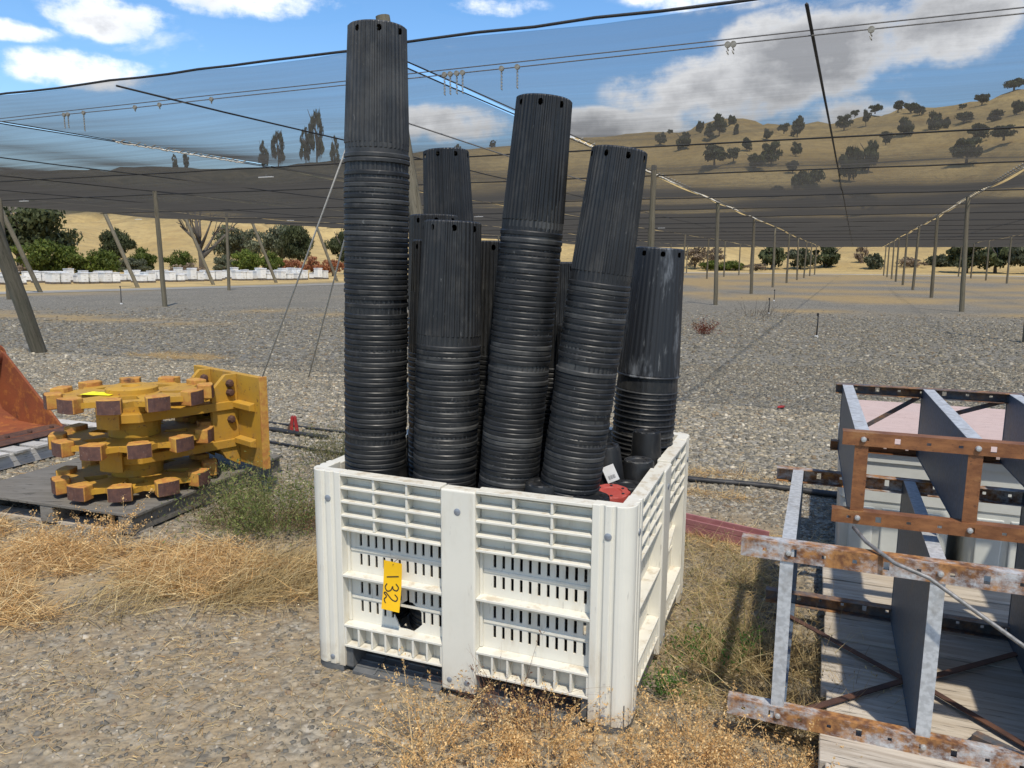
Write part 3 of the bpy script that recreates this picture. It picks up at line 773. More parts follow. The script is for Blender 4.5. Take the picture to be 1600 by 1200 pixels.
def m_cloth():
    k = Nodes('black_shade_cloth')
    geo = k.n('ShaderNodeNewGeometry')
    vd = k.n('ShaderNodeVectorMath'); vd.operation = 'DOT_PRODUCT'; k.link(geo.outputs['Incoming'], vd.inputs[0]); k.link(geo.outputs['Normal'], vd.inputs[1])
    cosv = k.math('MAXIMUM', k.math('ABSOLUTE', vd.outputs['Value']), .004)
    streak = k.noise(1.0, 7, .72, stretch=(.10, 3.2, 1))
    yarn = k.ramp(streak, .3, .7, .058, .092, False)                 # share of the weave that is yarn, denser along some threads
    T = k.math('MULTIPLY', k.math('SUBTRACT', 1.0, k.math('DIVIDE', yarn, cosv), True), .77)     # the openings close as the view flattens
    tr = k.n('ShaderNodeBsdfTransparent'); df = k.n('ShaderNodeBsdfDiffuse'); tl = k.n('ShaderNodeBsdfTranslucent')
    cc = k.mix(k.ramp(streak, .3, .7), (.074, .069, .061), (.10, .094, .083))
    k.link(cc, df.inputs[0]); k.link(cc, tl.inputs[0])
    m1 = k.n('ShaderNodeMixShader'); m1.inputs[0].default_value = .5; k.link(df.outputs[0], m1.inputs[1]); k.link(tl.outputs[0], m1.inputs[2])
    m2 = k.n('ShaderNodeMixShader'); k.link(T, m2.inputs[0]); k.link(m1.outputs[0], m2.inputs[1]); k.link(tr.outputs[0], m2.inputs[2])
    k.link(m2.outputs[0], k.out.inputs[0])
    return k.m


M['cloth'] = m_cloth()
ROWS = [-28.2, -20.3, -12.3, -4.55, 3.15, 10.9, 18.7, 26.5]
ROWNAME = ['row nearest the hives', 'second row from the hives', 'third row from the hives', 'row passing behind the pot stacks', 'row beyond the steel racks', 'second row beyond the steel racks', 'third row beyond the steel racks', 'fourth row beyond the steel racks']
edges = [-32.6] + ROWS + [33]
STRIPNAME = ['outermost strip on the hive side', 'strip beside the outermost hive-side strip', 'strip over the hive-side gravel', 'strip at the tallest pot stack', 'strip right behind the bin', 'strip past the steel racks', 'second strip past the racks', 'third strip past the racks', 'last strip past the racks']
for a, b, nm in zip(edges, edges[1:], STRIPNAME):
    lats = np.linspace(a + .07, b - .07, 11); ss = np.concatenate([np.arange(6.85, 40, .7), np.arange(40, 117.5, 2.0)])
    V = np.array([(u, v, sag(u, v)) for u in lats for v in ss]); n1, n2 = len(lats), len(ss)
    i, j = np.meshgrid(np.arange(n1 - 1), np.arange(n2 - 1), indexing='ij'); i = i.ravel(); j = j.ravel()
    F = np.stack([i * n2 + j, (i + 1) * n2 + j, (i + 1) * n2 + j + 1, i * n2 + j + 1], 1)
    o = link('shade_cloth', np_mesh('shade_cloth', V, F, M['cloth'], None, True), None, (0, 0, 0), (0, 0, -ROWA))
    tag(o, f'dark see-through shade cloth overhead, {nm}', 'shade cloth', 'strips of shade cloth')


def post_mesh(seed):
    g = random.Random(seed); mb = MB(); pts = []; rs = []
    for q in range(9):
        z = q / 8; pts.append((g.uniform(-.006, .006), g.uniform(-.006, .006), z)); rs.append(.078 - .014 * z + g.uniform(-.003, .003))
    mb.tube(pts, rs, 11); return mb.mesh('post', M['post'], True)


POSTS = [post_mesh(i) for i in range(3)]
PS = [17.8, 28.6, 39.4, 50.1, 60.6, 71.2, 82, 92.6, 103]
for ri, lat in enumerate(ROWS):
    n = 0
    for s in PS:
        x, y, _ = grid(lat + random.uniform(-.08, .08), s + random.uniform(-.2, .2))
        n += 1
        if abs(math.atan2(x, y)) > R(35.5): continue
        if ri == 3 and n == 1: x, y = 3.215, 18.1
        if ri == 1 and n == 1: x, y = -11.2, 24.82
        if ri == 0 and n == 1: x, y = -18.5, 28.34
        if ri == 0 and n == 2: x, y = -13.9, 37.88
        o = link('shade_post', POSTS[(ri * 5 + n) % 3], None, (x, y, -.03), (random.uniform(-.02, .02), random.uniform(-.01, .035), random.uniform(0, 6)))
        o.scale = (1, 1, 3.72)
        tag(o, f'weathered wooden shade post, {nth(n)} from the front in the {ROWNAME[ri]}', 'post', 'wooden posts under the shade cloth')


def pole(name, p, q, r0, r1, label, cat='post', group=None, mat='post', n=11):
    p = Vector(p); q = Vector(q); L = (q - p).length; mb = MB(); g = random.Random(label)
    pts = [(g.uniform(-.006, .006), g.uniform(-.006, .006), L * i / 8) for i in range(9)]
    mb.tube(pts, [r0 + (r1 - r0) * i / 8 for i in range(9)], n)
    o = mb.build(name, M[mat], None, True, loc=p, rot=(q - p).to_track_quat('Z', 'Y').to_euler())
    return tag(o, label, cat, group)


pole('shade_post', (-.70, 8.32, -.05), (-1.325, 8.2, 3.96), .085, .072, 'leaning wooden corner post rising behind the tallest pot stack', group='wooden posts under the shade cloth')
pole('brace_post', (-7.79, 12.61, -.1), (-7.68, 10.9, 3.6), .118, .10, 'thick slanted brace post standing in the gravel behind the rusty bucket', group='slanted brace posts')
for i, (x, y) in enumerate([(-20.86, 34.2), (-19.6, 40.5), (-17.6, 45.6), (-15.3, 50.2), (-12.2, 54.0)]):
    pole('brace_post', (x, y, -.1), (x - 1.35, y - .4, 4.0), .10, .09, f'pale slanted brace post along the hive side, {nth(i + 1)} from the bucket', group='slanted brace posts')


def cable(name, pts, r, label, mat='cable', cat='cable', group=None, n=5):
    mb = MB().tube(pts, r, n); return tag(mb.build(name, M[mat], None, 'all'), label, cat, group)


def line(lat0, lat1, s0, s1, z, n=24, wob=.012, drop=0):
    out = []
    for i in range(n + 1):
        t = i / n; out.append(grid(lat0 + (lat1 - lat0) * t, s0 + (s1 - s0) * t + random.uniform(-wob, wob), z + random.uniform(-wob, wob) - drop * 4 * t * (1 - t)))
    return out


# the hem of the cloth, with a fold every half metre
cable('hem_cable', line(-32.6, -4.55, 6.85, 6.85, 3.63, 60, .008), .014, 'thick black cable along the cloth hem toward the hives', group='hem cables')
cable('hem_cable', line(-4.55, 30, 6.85, 6.85, 3.65, 60, .008), .014, 'thick black cable along the cloth hem above the bin', group='hem cables')
for i, s in enumerate(CROSS[1:12]):
    cable('cross_cable', line(-32.6, 30, s, s, CLOTH_Z - .03, 50, .008, .0), .013 + .0002 * s, f'thin dark cross cable under the cloth, {nth(i + 1)} from the front hem', group='cross cables under the cloth', n=4)
for i, lat in enumerate(ROWS[1:7]):
    nm = ROWNAME[i + 1]
    cable('row_cable', line(lat - .075, lat - .075, 6.85, 110, CLOTH_Z - .01, 60, .006), .009, f'black cable, hive side of the slit over the {nm}', group='ridge cables', n=4)
    cable('row_cable', line(lat + .075, lat + .075, 6.85, 110, CLOTH_Z - .01, 60, .006), .009, f'black cable, rack side of the slit over the {nm}', group='ridge cables', n=4)
for i, lat in enumerate([-24.2, -16.3, -8.2, -.5, 7.0, 14.8]):
    cable('mid_cable', line(lat, lat, 6.85, 110, CLOTH_Z - .05, 60, .012), .015 if i == 3 else .012, f'black cable midway between post rows, {nth(i + 1)} counting from the hives', group='cables between post rows', n=4)
cable('carrier_wire', line(-32, 26, 8.1, 7.45, 3.60, 40, .004), .007, 'upper thin grey wire strung below the front hem', 'wire', 'wire', 'thin wires below the hem', 4)
cable('carrier_wire', line(-32, 26, 7.95, 7.35, 3.52, 40, .004), .007, 'lower thin grey wire strung below the front hem, hung with hooks', 'wire', 'wire', 'thin wires below the hem', 4)
cable('stay_wire', [(-1.15, 8.2, 2.95), (.8, 13.0, 2.95), (3.0, 17.9, 2.95)], .009, 'thin grey wire running back from the leaning corner post', 'wire', 'wire')
cable('guy_wire', [(-1.31, 8.2, 3.7), (-2.25, 8.91, 1.85), (-3.195, 9.632, 0)], .010, 'pale guy wire from the corner post, the longer of the pair', 'palewire', 'wire', 'guy wires')
cable('guy_wire', [(-1.25, 8.2, 3.5), (-1.97, 9.1, 1.75), (-2.69, 10.03, 0)], .010, 'pale guy wire from the corner post, the shorter of the pair', 'palewire', 'wire', 'guy wires')
# pale lashing that laces the cloth along the slits
for i, (lat, s0, s1, nm) in enumerate([(-4.55, 13, 42, 'row behind the pots'), (3.15, 15, 52, 'row beyond the racks'), (-12.3, 10.2, 13.4, 'third row from the hives')]):
    mb = MB(); s = s0
    while s < s1:
        mb.tube([grid(lat - .08, s, CLOTH_Z + .03), grid(lat, s + .05, CLOTH_Z - .035), grid(lat + .08, s + .12, CLOTH_Z + .03)], .014, 5); s += .34
    mb.tube(line(lat, lat, s0, s1, CLOTH_Z - .028, 60, .012), .012, 5)
    tag(mb.build('lashing_cord', M['cord'], None, 'all'), f'pale cord lacing the cloth slit over the {nm}', 'cord', 'pale lacing cords')


def hook(lat, s, z, n, label, ln):
    t = thing('wire_hook', label, 'hook', grid(lat, s, z), -ROWA, 'hooks hung on the thin wires')
    MB().prism([(.028 * math.cos(a * math.pi / 5), .028 * math.sin(a * math.pi / 5)) for a in range(10)], -.012, .012, 'y').build('pulley', M['hook'], t)
    mb = MB(); zz = -.02; q = 0
    while zz > -ln:
        mb.tube([(-.010, 0, zz), (.004, .006, zz - .02), (.010, 0, zz - .036), (-.004, -.006, zz - .018)], .005, 4); zz -= .032; q += 1
    mb.build('chain', M['hook'], t, 'all')


SUN_FLECKS = [((-6.1, 19.5), 'cloth clip on the hive side beside the tallest pots'), ((-17.6, 28.3), 'cloth clip above the thick slanted brace post'), ((-19.6, 41.0), 'cloth clip low toward the hives, second from the brace'), ((-11.7, 41.2), 'cloth clip low near the guy wires'), ((-1.6, 36.4), 'cloth clip in the gap beside the leaning stack'), ((9.0, 47.5), 'cloth clip far past the most tilted stack')]
for (x, y), lab in SUN_FLECKS:  # pale strips added in place of sunlight coming through gaps in the cloth
    t = thing('cloth_clip', 'small white ' + lab, 'clip', (x, y, CLOTH_Z - .10), -ROWA, 'white clips under the cloth')
    MB().box(-.22, .22, -.03, .03, 0, .02).build('strip', M['paper'], t, bevel=.004)
    MB().tube([(0, 0, .02), (.0, .01, .08)], .008, 5).build('pin', M['wire'], t)


wire_s = lambda lat: 7.95 + (lat + 32) / 58 * (7.35 - 7.95)
HK = [(-4.20, .20, 'first hook of the four hung together beside the tallest pots'), (-4.13, .20, 'second hook of the four hung together beside the tallest pots'), (-4.05, .20, 'third hook of the four hung together beside the tallest pots'), (-3.98, .20, 'fourth hook of the four hung together beside the tallest pots'),
      (-3.52, .20, 'lone chain hook past the group of four, nearer to it'), (-3.34, .20, 'lone chain hook past the group of four, farther from it'), (-1.22, .06, 'small clip on the wire under the big cloud, first'), (-1.17, .06, 'small clip on the wire under the big cloud, second'),
      (-.02, .06, 'dark clip on the wire beyond the thick middle cable'), (-10.3, .16, 'dangling hook high over the slanted brace post'), (-10.22, .18, 'second dangling hook over the slanted brace post'), (-9.9, .24, 'long chain hook next to the pair over the brace'), (-8.9, .05, 'tiny clip between the brace hooks and the seam'), (-8.45, .05, 'tiny clip on the wire just before the seam'), (-7.55, .05, 'tiny clip on the wire just past the seam')]
for lat, ln, lab in HK: hook(lat, wire_s(lat), 3.52, 0, lab, ln)

# ------------------------------------------------------------------ loose stones of the yard
def stones(name, label, n, region, rmin, rmax, seed, keep, pal, flat=.55):
    g = np.random.default_rng(seed)
    y0, y1, side = region
    u = g.random(n); y = np.sqrt(u * (y1 ** 2 - y0 ** 2) + y0 ** 2); x = g.uniform(-1, 1, n) * (y * side + .35)
    m = g.random(n) < keep(x, y); x = x[m]; y = y[m]; n = len(x)
    r = rmin + (rmax - rmin) * g.random(n) ** 1.7
    cube = np.array([(-1, -1, -1), (1, -1, -1), (1, 1, -1), (-1, 1, -1), (-1, -1, 1), (1, -1, 1), (1, 1, 1), (-1, 1, 1)]) * .62
    P = cube[None] * (1 + g.uniform(-.42, .25, (n, 8, 3)))
    P[:, :, 0] *= g.uniform(.75, 1.35, n)[:, None]; P[:, :, 2] *= (flat * g.uniform(.6, 1.2, n))[:, None]
    a = g.uniform(0, 6.283, n); c, s = np.cos(a)[:, None], np.sin(a)[:, None]
    b = g.normal(0, .28, n); cb, sb = np.cos(b)[:, None], np.sin(b)[:, None]
    px, py, pz = P[:, :, 0], P[:, :, 1], P[:, :, 2]
    py, pz = py * cb - pz * sb, py * sb + pz * cb
    qx, qy = px * c - py * s, px * s + py * c
    V = np.stack([qx * r[:, None] + x[:, None], qy * r[:, None] + y[:, None], pz * r[:, None] + (ground_h(x, y) + r * flat * .22)[:, None]], 2)
    base = np.array([(0, 3, 2, 1), (4, 5, 6, 7), (0, 1, 5, 4), (1, 2, 6, 5), (2, 3, 7, 6), (3, 0, 4, 7)])[1:]      # no hidden underside
    F = (np.arange(n)[:, None, None] * 8 + base[None]).reshape(-1, 4)
    pal = np.array(pal); C = pal[g.choice(len(pal), n, p=np.array([.30, .26, .18, .12, .08, .06]))] * g.uniform(.7, 1.3, n)[:, None]
    o = link(name, np_mesh(name, V.reshape(-1, 3), F, M['stone'], np.repeat(C, 8, 0)))
    return tag(o, label, 'gravel', kind='stuff')


PAL_N = [(.20, .17, .122), (.275, .225, .15), (.135, .122, .098), (.35, .285, .195), (.215, .15, .09), (.44, .385, .295)]
PAL_F = [(.225, .198, .145), (.30, .255, .175), (.155, .142, .11), (.385, .325, .22), (.25, .185, .11), (.50, .44, .33)]
stones('foreground_gravel', 'small dusty stones in the foreground around the white bin', 78000, (1.45, 5.6, .72), .0045, .0125, 1, lambda x, y: np.clip(1.0 - .62 * dusty(x, y) - .55 * strawy(x, y), .12, 1), PAL_N)
stones('coarse_foreground_gravel', 'larger scattered stones in the foreground', 6500, (1.45, 5.6, .72), .010, .021, 2, lambda x, y: 1.0 - .5 * dusty(x, y), PAL_N)
stones('gravel', 'grey crushed stone behind the bin', 62000, (5.0, 11.5, .74), .012, .030, 3, lambda x, y: np.clip(1 - .8 * dry(x, y), .1, 1), PAL_F)
stones('distant_gravel', 'grey crushed stone farther under the shade cloth', 52000, (11, 26, .76), .02, .042, 4, lambda x, y: np.clip(1 - .85 * dry(x, y), .1, 1) * np.clip((26 - np.hypot(x * .6, y)) / 9, 0, 1), PAL_F)

# ------------------------------------------------------------------ the white bin
BIN = thing('plastic_bin', 'white plastic orchard bin full of black pots, broken slot panel in front', 'bin', (.029, 3.063, 0), R(-21.4))
W, D, H = 1.22, 1.16, .78


def side_matrix(i):
    """local frame of a side: x along it, y outward negative, z up; sides front, right, back, left"""
    return [Matrix.Translation((0, -D / 2, 0)), Matrix.Translation((W / 2, 0, 0)) @ Matrix.Rotation(R(90), 4, 'Z'),
            Matrix.Translation((0, D / 2, 0)) @ Matrix.Rotation(R(180), 4, 'Z'), Matrix.Translation((-W / 2, 0, 0)) @ Matrix.Rotation(R(-90), 4, 'Z')][i]


def bent(mb, amp, seed):
    """slight warping of old plastic"""
    g = random.Random(seed); a, b = g.uniform(0, 6), g.uniform(0, 6)
    mb.v = [(x, y + amp * math.sin(x * 9 + a) * (z / .78), z + amp * math.sin(x * 7 + b)) for x, y, z in mb.v]


def hole_cut(o, cx, cz):
    """knock a ragged hole through a panel"""
    g = random.Random(3); poly = []
    for i in range(15):
        a = 2 * math.pi * i / 15; r = 1 + g.uniform(-.16, .14)
        poly.append((cx + .062 * r * math.cos(a), cz + .056 * r * math.sin(a)))
    mb = MB().prism(poly, -.02, .09, 'y'); poly = [p for p in poly]
    cu = mb.build('hole_cutter', None); cu.parent = o.parent; cu.location = o.location; cu.rotation_euler = o.rotation_euler; bpy.context.view_layer.update()
    for q_ in (o, cu):
        bm = bmesh.new(); bm.from_mesh(q_.data); bmesh.ops.remove_doubles(bm, verts=bm.verts, dist=1e-6); bmesh.ops.recalc_face_normals(bm, faces=bm.faces); bm.to_mesh(q_.data); bm.free()
    bpy.context.view_layer.update()
    md = o.modifiers.new('hole', 'BOOLEAN'); md.object = cu; md.operation = 'DIFFERENCE'; md.solver = 'EXACT'; md.use_self = True
    dg = bpy.context.evaluated_depsgraph_get(); me = bpy.data.meshes.new_from_object(o.evaluated_get(dg))
    o.modifiers.clear(); o.data = me
    bpy.data.objects.remove(cu)


INN = .046                                     # depth of the recessed wall behind the ribs
for si, L in enumerate((W, D, W, D)):
    m = side_matrix(si); rz = (0, R(90), R(180), R(-90))[si]; loc = m.translation
    for b, (u0, u1) in enumerate(((-L / 2 + .137, -.066), (.066, L / 2 - .137))):
        bw = u1 - u0
        # ribbed band
        mb = MB().box(u0, u1, INN, INN + .006, .565, .772)
        zs = [.566, .618, .670, .722]
        for z in zs: mb.box(u0, u1, 0.0, INN, z, z + .0085)
        mb.box(u0, u1, -.001, INN + .006, .772, .782)
        for q in (1, 2):
            uu = u0 + bw * q / 3
            for z0, z1 in zip([z + .0085 for z in zs], zs[1:] + [.772]): mb.box(uu - .0045, uu + .0045, .003, INN, z0, z1)
        mb.box(u0, u1, INN - .012, INN, .752, .757)
        bent(mb, .0022, si * 7 + b)
        mb.build('rib_band', M['bin'], BIN, bevel=.0012, loc=loc, rot=(0, 0, rz), seg=1)
        # slotted wall
        holes = []
        for zc in (.522, .446, .335, .262):
            for q in range(11):
                uc = u0 + bw * (.13 + .80 * q / 10); holes.append((uc - .0054, uc + .0054, zc - .023, zc + .023))
        mb = MB().plate(u0, u1, .20, .565, INN, INN + .006, holes)
        o = mb.build('slotted_panel', M['bin'], BIN, loc=loc, rot=(0, 0, rz))
        if si == 0 and b == 0: hole_cut(o, -.226, .258); o['label'] = 'slotted panel with a hole knocked through it'
        mb = MB()
        mb.box(u0 + .012, u1 - .004, INN - .004, INN + .0005, .478, .489).box(u0 + .012, u1 - .004, INN - .004, INN + .0005, .291, .302)
        mb.box(u0, u1, .001, INN, .386, .395)
        mb.box(u0, u0 + .010, INN - .010, INN, .2005, .564).box(u1 - .006, u1, INN - .008, INN, .2005, .564)
        if si == 1: mb.v = [(x, y + (.03 if (.38 < z < .40 and y < .02 and abs(x - (u0 + bw * .5)) < 1 and b == 1 and x > u1 - .02) else 0), z) for x, y, z in mb.v]
        bent(mb, .0015, si * 5 + b + 40)
        mb.build('cross_rib', M['bin'], BIN, bevel=.001, loc=loc, rot=(0, 0, rz), seg=1)
        # cell band along the bottom
        mb = MB().box(u0, u1, INN, INN + .006, .118, .2).box(u0, u1, 0, INN, .1915, .2).box(u0, u1, -.001, INN + .006, .112, .120)
        for q in range(8):
            uu = u0 + .004 + (bw - .008) * q / 7; mb.box(uu - .004, uu + .004, .002, INN, .1205, .1912)
        bent(mb, .0025, si * 3 + b + 80)
        mb.build('cell_band', M['bin'], BIN, bevel=.001, loc=loc, rot=(0, 0, rz), seg=1)
    # middle upright
    mb = MB().box(-.0655, .0655, -.004, .052, .035, .776)
    mb.build('middle_post', M['bin'], BIN, bevel=.007, loc=loc, rot=(0, 0, rz), seg=3)
    for u, z, r_ in ((0, .700, .0125), (-.034, .075, .010), (.034, .075, .010)):
        MB().lathe([(r_, -.0005), (r_, .0015), (r_ * .7, .003), (.0005, .0035)], 14).build('rivet', M['rivet'], BIN, True, loc=m @ Vector((u, -.004, z)), rot=(R(90), 0, rz))
# corner posts: rounded, fluted along both faces
cp = [(0.0, .140), (0.0, .134)]
face = [(0, .137), (.000, .112), (.008, .107), (.008, .099), (.000, .094), (.000, .074), (.008, .069), (.008, .061), (.000, .056), (.000, .052)]
arc = [(.052 - .052 * math.cos(a), .052 - .052 * math.sin(a)) for a in [R(90) * q / 8 for q in range(1, 8)]]
outer = [(dpt, al) for dpt, al in face] + arc + [(al, dpt) for dpt, al in face[::-1]]
inner = [(.137, .050), (.050, .050), (.050, .137)]
poly = outer + inner
for cx, cy, rz in ((-1, -1, 0), (1, -1, 90), (1, 1, 180), (-1, 1, 270)):
    mb = MB().prism([(u, v) for u, v in poly], .03, .786)
    mb.build('corner_post', M['bin'], BIN, bevel=.0025, loc=(cx * W / 2, cy * D / 2, 0), rot=(0, 0, R(rz)), seg=2)
    MB().prism([(u * .96 + .003, v * .96 + .003) for u, v in [(0.0, .13), (0, .05)] + arc + [(.05, 0), (.13, 0), (.13, .13)]], .004, .0295).build('foot', M['greyplastic'], BIN, loc=(cx * W / 2, cy * D / 2, 0), rot=(0, 0, R(rz)))
    mr = Matrix.Translation((cx * W / 2, cy * D / 2, 0)) @ Matrix.Rotation(R(rz), 4, 'Z')
    for z, r_, al in ((.684, .0125, .083), (.060, .010, .083)):
        for f_ in (0, 1):
            p = mr @ Vector((al, -.0005, z) if f_ == 0 else (-.0005, al, z))
            MB().lathe([(r_, -.001), (r_, .0015), (r_ * .7, .003), (.0005, .0035)], 14).build('rivet', M['rivet'], BIN, True, loc=p, rot=(R(90), 0, R(rz)) if f_ == 0 else (R(90), 0, R(rz - 90)))
# floor and grey pallet base
MB().box(-W / 2 + .06, W / 2 - .06, -D / 2 + .06, D / 2 - .06, .124, .134).build('floor_panel', M['bin'], BIN)
base = thing('pallet_base', None, None); base.parent = BIN
MB().box(-W / 2 + .03, W / 2 - .03, -D / 2 + .03, D / 2 - .03, .010, .024).build('bottom_deck', M['greyplastic'], base)
for c_ in (-1, 0, 1):
    MB().box(c_ * .53 - .075 + (.0 if c_ == 0 else -c_ * .01), c_ * .53 + .075 - (.0 if c_ == 0 else c_ * .01), -D / 2 + .012, D / 2 - .012, .0245, .1115).build('runner', M['greyplastic'], base, bevel=.004)
for c_ in (-1, 0, 1):
    pass
for sgn in (-1, 1):
    x0, x1 = (-.445, -.078) if sgn < 0 else (.078, .445)
    mb = MB()
    mb.prism([(-D / 2 + .004, .004), (-D / 2 + .16, .004), (-D / 2 + .16, .052), (-D / 2 + .03, .022), (-D / 2 + .004, .016)], x0, x1, 'x')
    mb.build('entry_ramp', M['greyplastic'], base)
    mb = MB()
    for q in range(1, 4):
        xx = x0 + (x1 - x0) * q / 4; mb.prism([(-D / 2 + .006, .0165), (-D / 2 + .03, .0222), (-D / 2 + .158, .0522), (-D / 2 + .158, .058), (-D / 2 + .03, .028), (-D / 2 + .006, .022)], xx - .0035, xx + .0035, 'x')
    for q in range(4):
        t0 = q / 4; yy = -D / 2 + .03 + t0 * .128; zz = .022 + t0 * .030; mb.box(x0 + .004, x1 - .004, yy, yy + .007, zz - .001, zz + .006)
    mb.build('ramp_rib', M['greyplastic'], base)

# ------------------------------------------------------------------ yellow lot tag
TAG = thing('lot_tag', 'yellow card tag hand-lettered 132 hanging on the front of the bin', 'tag', (0, 0, 0))
TAG.location = BIN.matrix_basis @ Vector((-.262, -D / 2 - .007, .388)); TAG.rotation_euler = (R(-4), R(2.2), R(-21.4))
mb = MB(); nx_, nz_ = 4, 8
vs = [(-.037 + .074 * i / nx_, .006 * math.sin(j / nz_ * 3.0), -.091 + .182 * j / nz_) for i in range(nx_ + 1) for j in range(nz_ + 1)]
fs = [(i * (nz_ + 1) + j, (i + 1) * (nz_ + 1) + j, (i + 1) * (nz_ + 1) + j + 1, i * (nz_ + 1) + j + 1) for i in range(nx_) for j in range(nz_)]
mb.add(vs, fs); mb.add([(x, y + .0008, z) for x, y, z in vs], [f[::-1] for f in fs]); mb.build('card', M['tag'], TAG, 'all')


def stroke(mb, pts, w=.0042):
    # pts are (u along the reading direction, v up) ; the card is turned so that it reads downward
    n = len(pts)
    for (a, b), (c_, d_) in zip(pts, pts[1:]):
        p = (b, a * -1); q = (d_, c_ * -1)
        yy = lambda z: .006 * math.sin((z + .091) / .182 * 3.0) - .0012
        dx, dz = q[0] - p[0], q[1] - p[1]; l = math.hypot(dx, dz) or 1; nx, nz = -dz / l * w / 2, dx / l * w / 2; ex, ez = dx / l * w * .35, dz / l * w * .35
        mb.add([(p[0] - nx - ex, yy(p[1]), p[1] - nz - ez), (p[0] + nx - ex, yy(p[1]), p[1] + nz - ez), (q[0] + nx + ex, yy(q[1]), q[1] + nz + ez), (q[0] - nx + ex, yy(q[1]), q[1] - nz + ez)], [(0, 1, 2, 3)])


def sm(pts, n=6):
    out = []
    P = [pts[0]] + pts + [pts[-1]]
    for i in range(1, len(P) - 2):
        for k_ in range(n):
            t = k_ / n; a, b, c_, d_ = P[i - 1], P[i], P[i + 1], P[i + 2]
            out.append(tuple(.5 * ((2 * b[q]) + (-a[q] + c_[q]) * t + (2 * a[q] - 5 * b[q] + 4 * c_[q] - d_[q]) * t * t + (-a[q] + 3 * b[q] - 3 * c_[q] + d_[q]) * t ** 3) for q in (0, 1)))
    return out + [pts[-1]]


one = [(-.040, .024), (-.030, -.022)]
three = sm([(-.010, .016), (.002, .026), (.014, .020), (.012, .006), (.002, .002), (.016, -.004), (.022, -.018), (.010, -.028), (-.004, -.022)])
two = sm([(.030, .014), (.040, .025), (.052, .020), (.050, .004), (.036, -.014), (.028, -.024), (.032, -.030), (.042, -.020), (.054, -.028), (.066, -.022)])
for dig, nm in ((one, 'numeral'), (three, 'numeral'), (two, 'numeral')):
    mb = MB(); stroke(mb, dig); mb.build(nm, M['ink'], TAG)
mb = MB(); mb.tube([(.002, -.002, .080), (.002, .012, .090), (.003, .030, .092)], .0012, 5); mb.build('tie', M['ink'], TAG)

# ------------------------------------------------------------------ pots
def pot_mesh(name, rb, rr, h, nr, mat, lip=.015, band=.050, top=True, holes=8, zmax=None, seed=0, ridge=.0032):
    """a fluted pot standing upside down, rim at z 0 and base at z h; without top only the sleeve up to zmax"""
    seg = nr * 4; g = random.Random(seed)
    R_ = lambda z: rr - .004 - (rr - .004 - rb) * z / h
    lev = [(0, rr - .0015, 0), (.0012, rr, 0), (lip - .0035, rr + .0002, 0), (lip - .0005, rr - .0022, 0), (lip + .0005, R_(lip) + .0002, 0), (band - .004, R_(band), 0), (band, R_(band), 1)]
    zt = h if zmax is None else zmax
    zs = [band + (h - .045 - band) * q / 3 for q in (1, 2, 3)] + [h - .036, h - .031, h - .020, h - .015, h - .006]
    lev += [(z, R_(z), 1) for z in zs if z < zt]
    if top: lev += [(h - .002, rb - .0015, .4), (h, rb - .006, 0), (h - .0005, rb - .012, 0), (h - .004, rb - .016, 0), (h - .005, rb * .45, 0), (h - .003, rb * .40, 0), (h - .003, .002, 0)]
    if not top: lev += [(zt, .002, 0)]
    V = []
    for z, r, fl in lev:
        for j in range(seg):
            ph = j % 4; rj = r + (ridge * fl if ph in (1, 2) else 0) + (ridge * .5 * fl if (j // 4) % 3 == 0 and ph in (1, 2) else 0)
            t = 2 * math.pi * j / seg; V.append((rj * math.cos(t), rj * math.sin(t), z))
    F = []; dead = {}
    if top and holes:
        li = {round(z, 4): i for i, (z, r, f) in enumerate(lev)}
        a0 = li[round(h - .036, 4)]
        for q in range(holes):
            c0 = (q * seg) // holes - 2
            for rr_ in range(3):
                for cc in range(4):
                    dead[(a0 + rr_, (c0 + cc) % seg)] = (rr_, cc)
    for i in range(len(lev) - 1):
        for j in range(seg):
            a, b, c_, d_ = i * seg + j, i * seg + (j + 1) % seg, (i + 1) * seg + (j + 1) % seg, (i + 1) * seg + j
            if (i, j) in dead:
                r0, c0 = dead[(i, j)]
                if r0 == 0 and c0 == 0: F.append((a, b, d_))
                if r0 == 0 and c0 == 3: F.append((a, b, c_))
                if r0 == 2 and c0 == 0: F.append((a, c_, d_))
                if r0 == 2 and c0 == 3: F.append((b, c_, d_))
                continue
            F.append((a, b, c_, d_))
    me = bpy.data.meshes.new(name); me.from_pydata(V, [], F); me.update(); me.materials.append(mat)
    return me


RB, RR, PH, PITCH = .0975, .1165, .445, .0183
POT = pot_mesh('fluted_pot', RB, RR, PH, 40, M['pot'])
SLEEVE = pot_mesh('nested_pot', RB, RR, PH, 40, M['pot'], top=False, zmax=.30, ridge=.0018)
POT5 = pot_mesh('tall_fluted_pot', .098, .132, .53, 34, M['fadedpot'], lip=.008, band=.012, ridge=.0014)
SLEEVE5 = pot_mesh('tall_nested_pot', .098, .132, .53, 34, M['pot'], lip=.006, band=.012, top=False, zmax=.30, ridge=.0006)
BM = Matrix.Translation((.029, 3.063, 0)) @ Matrix.Rotation(R(-21.4), 4, 'Z')
rest = MB()


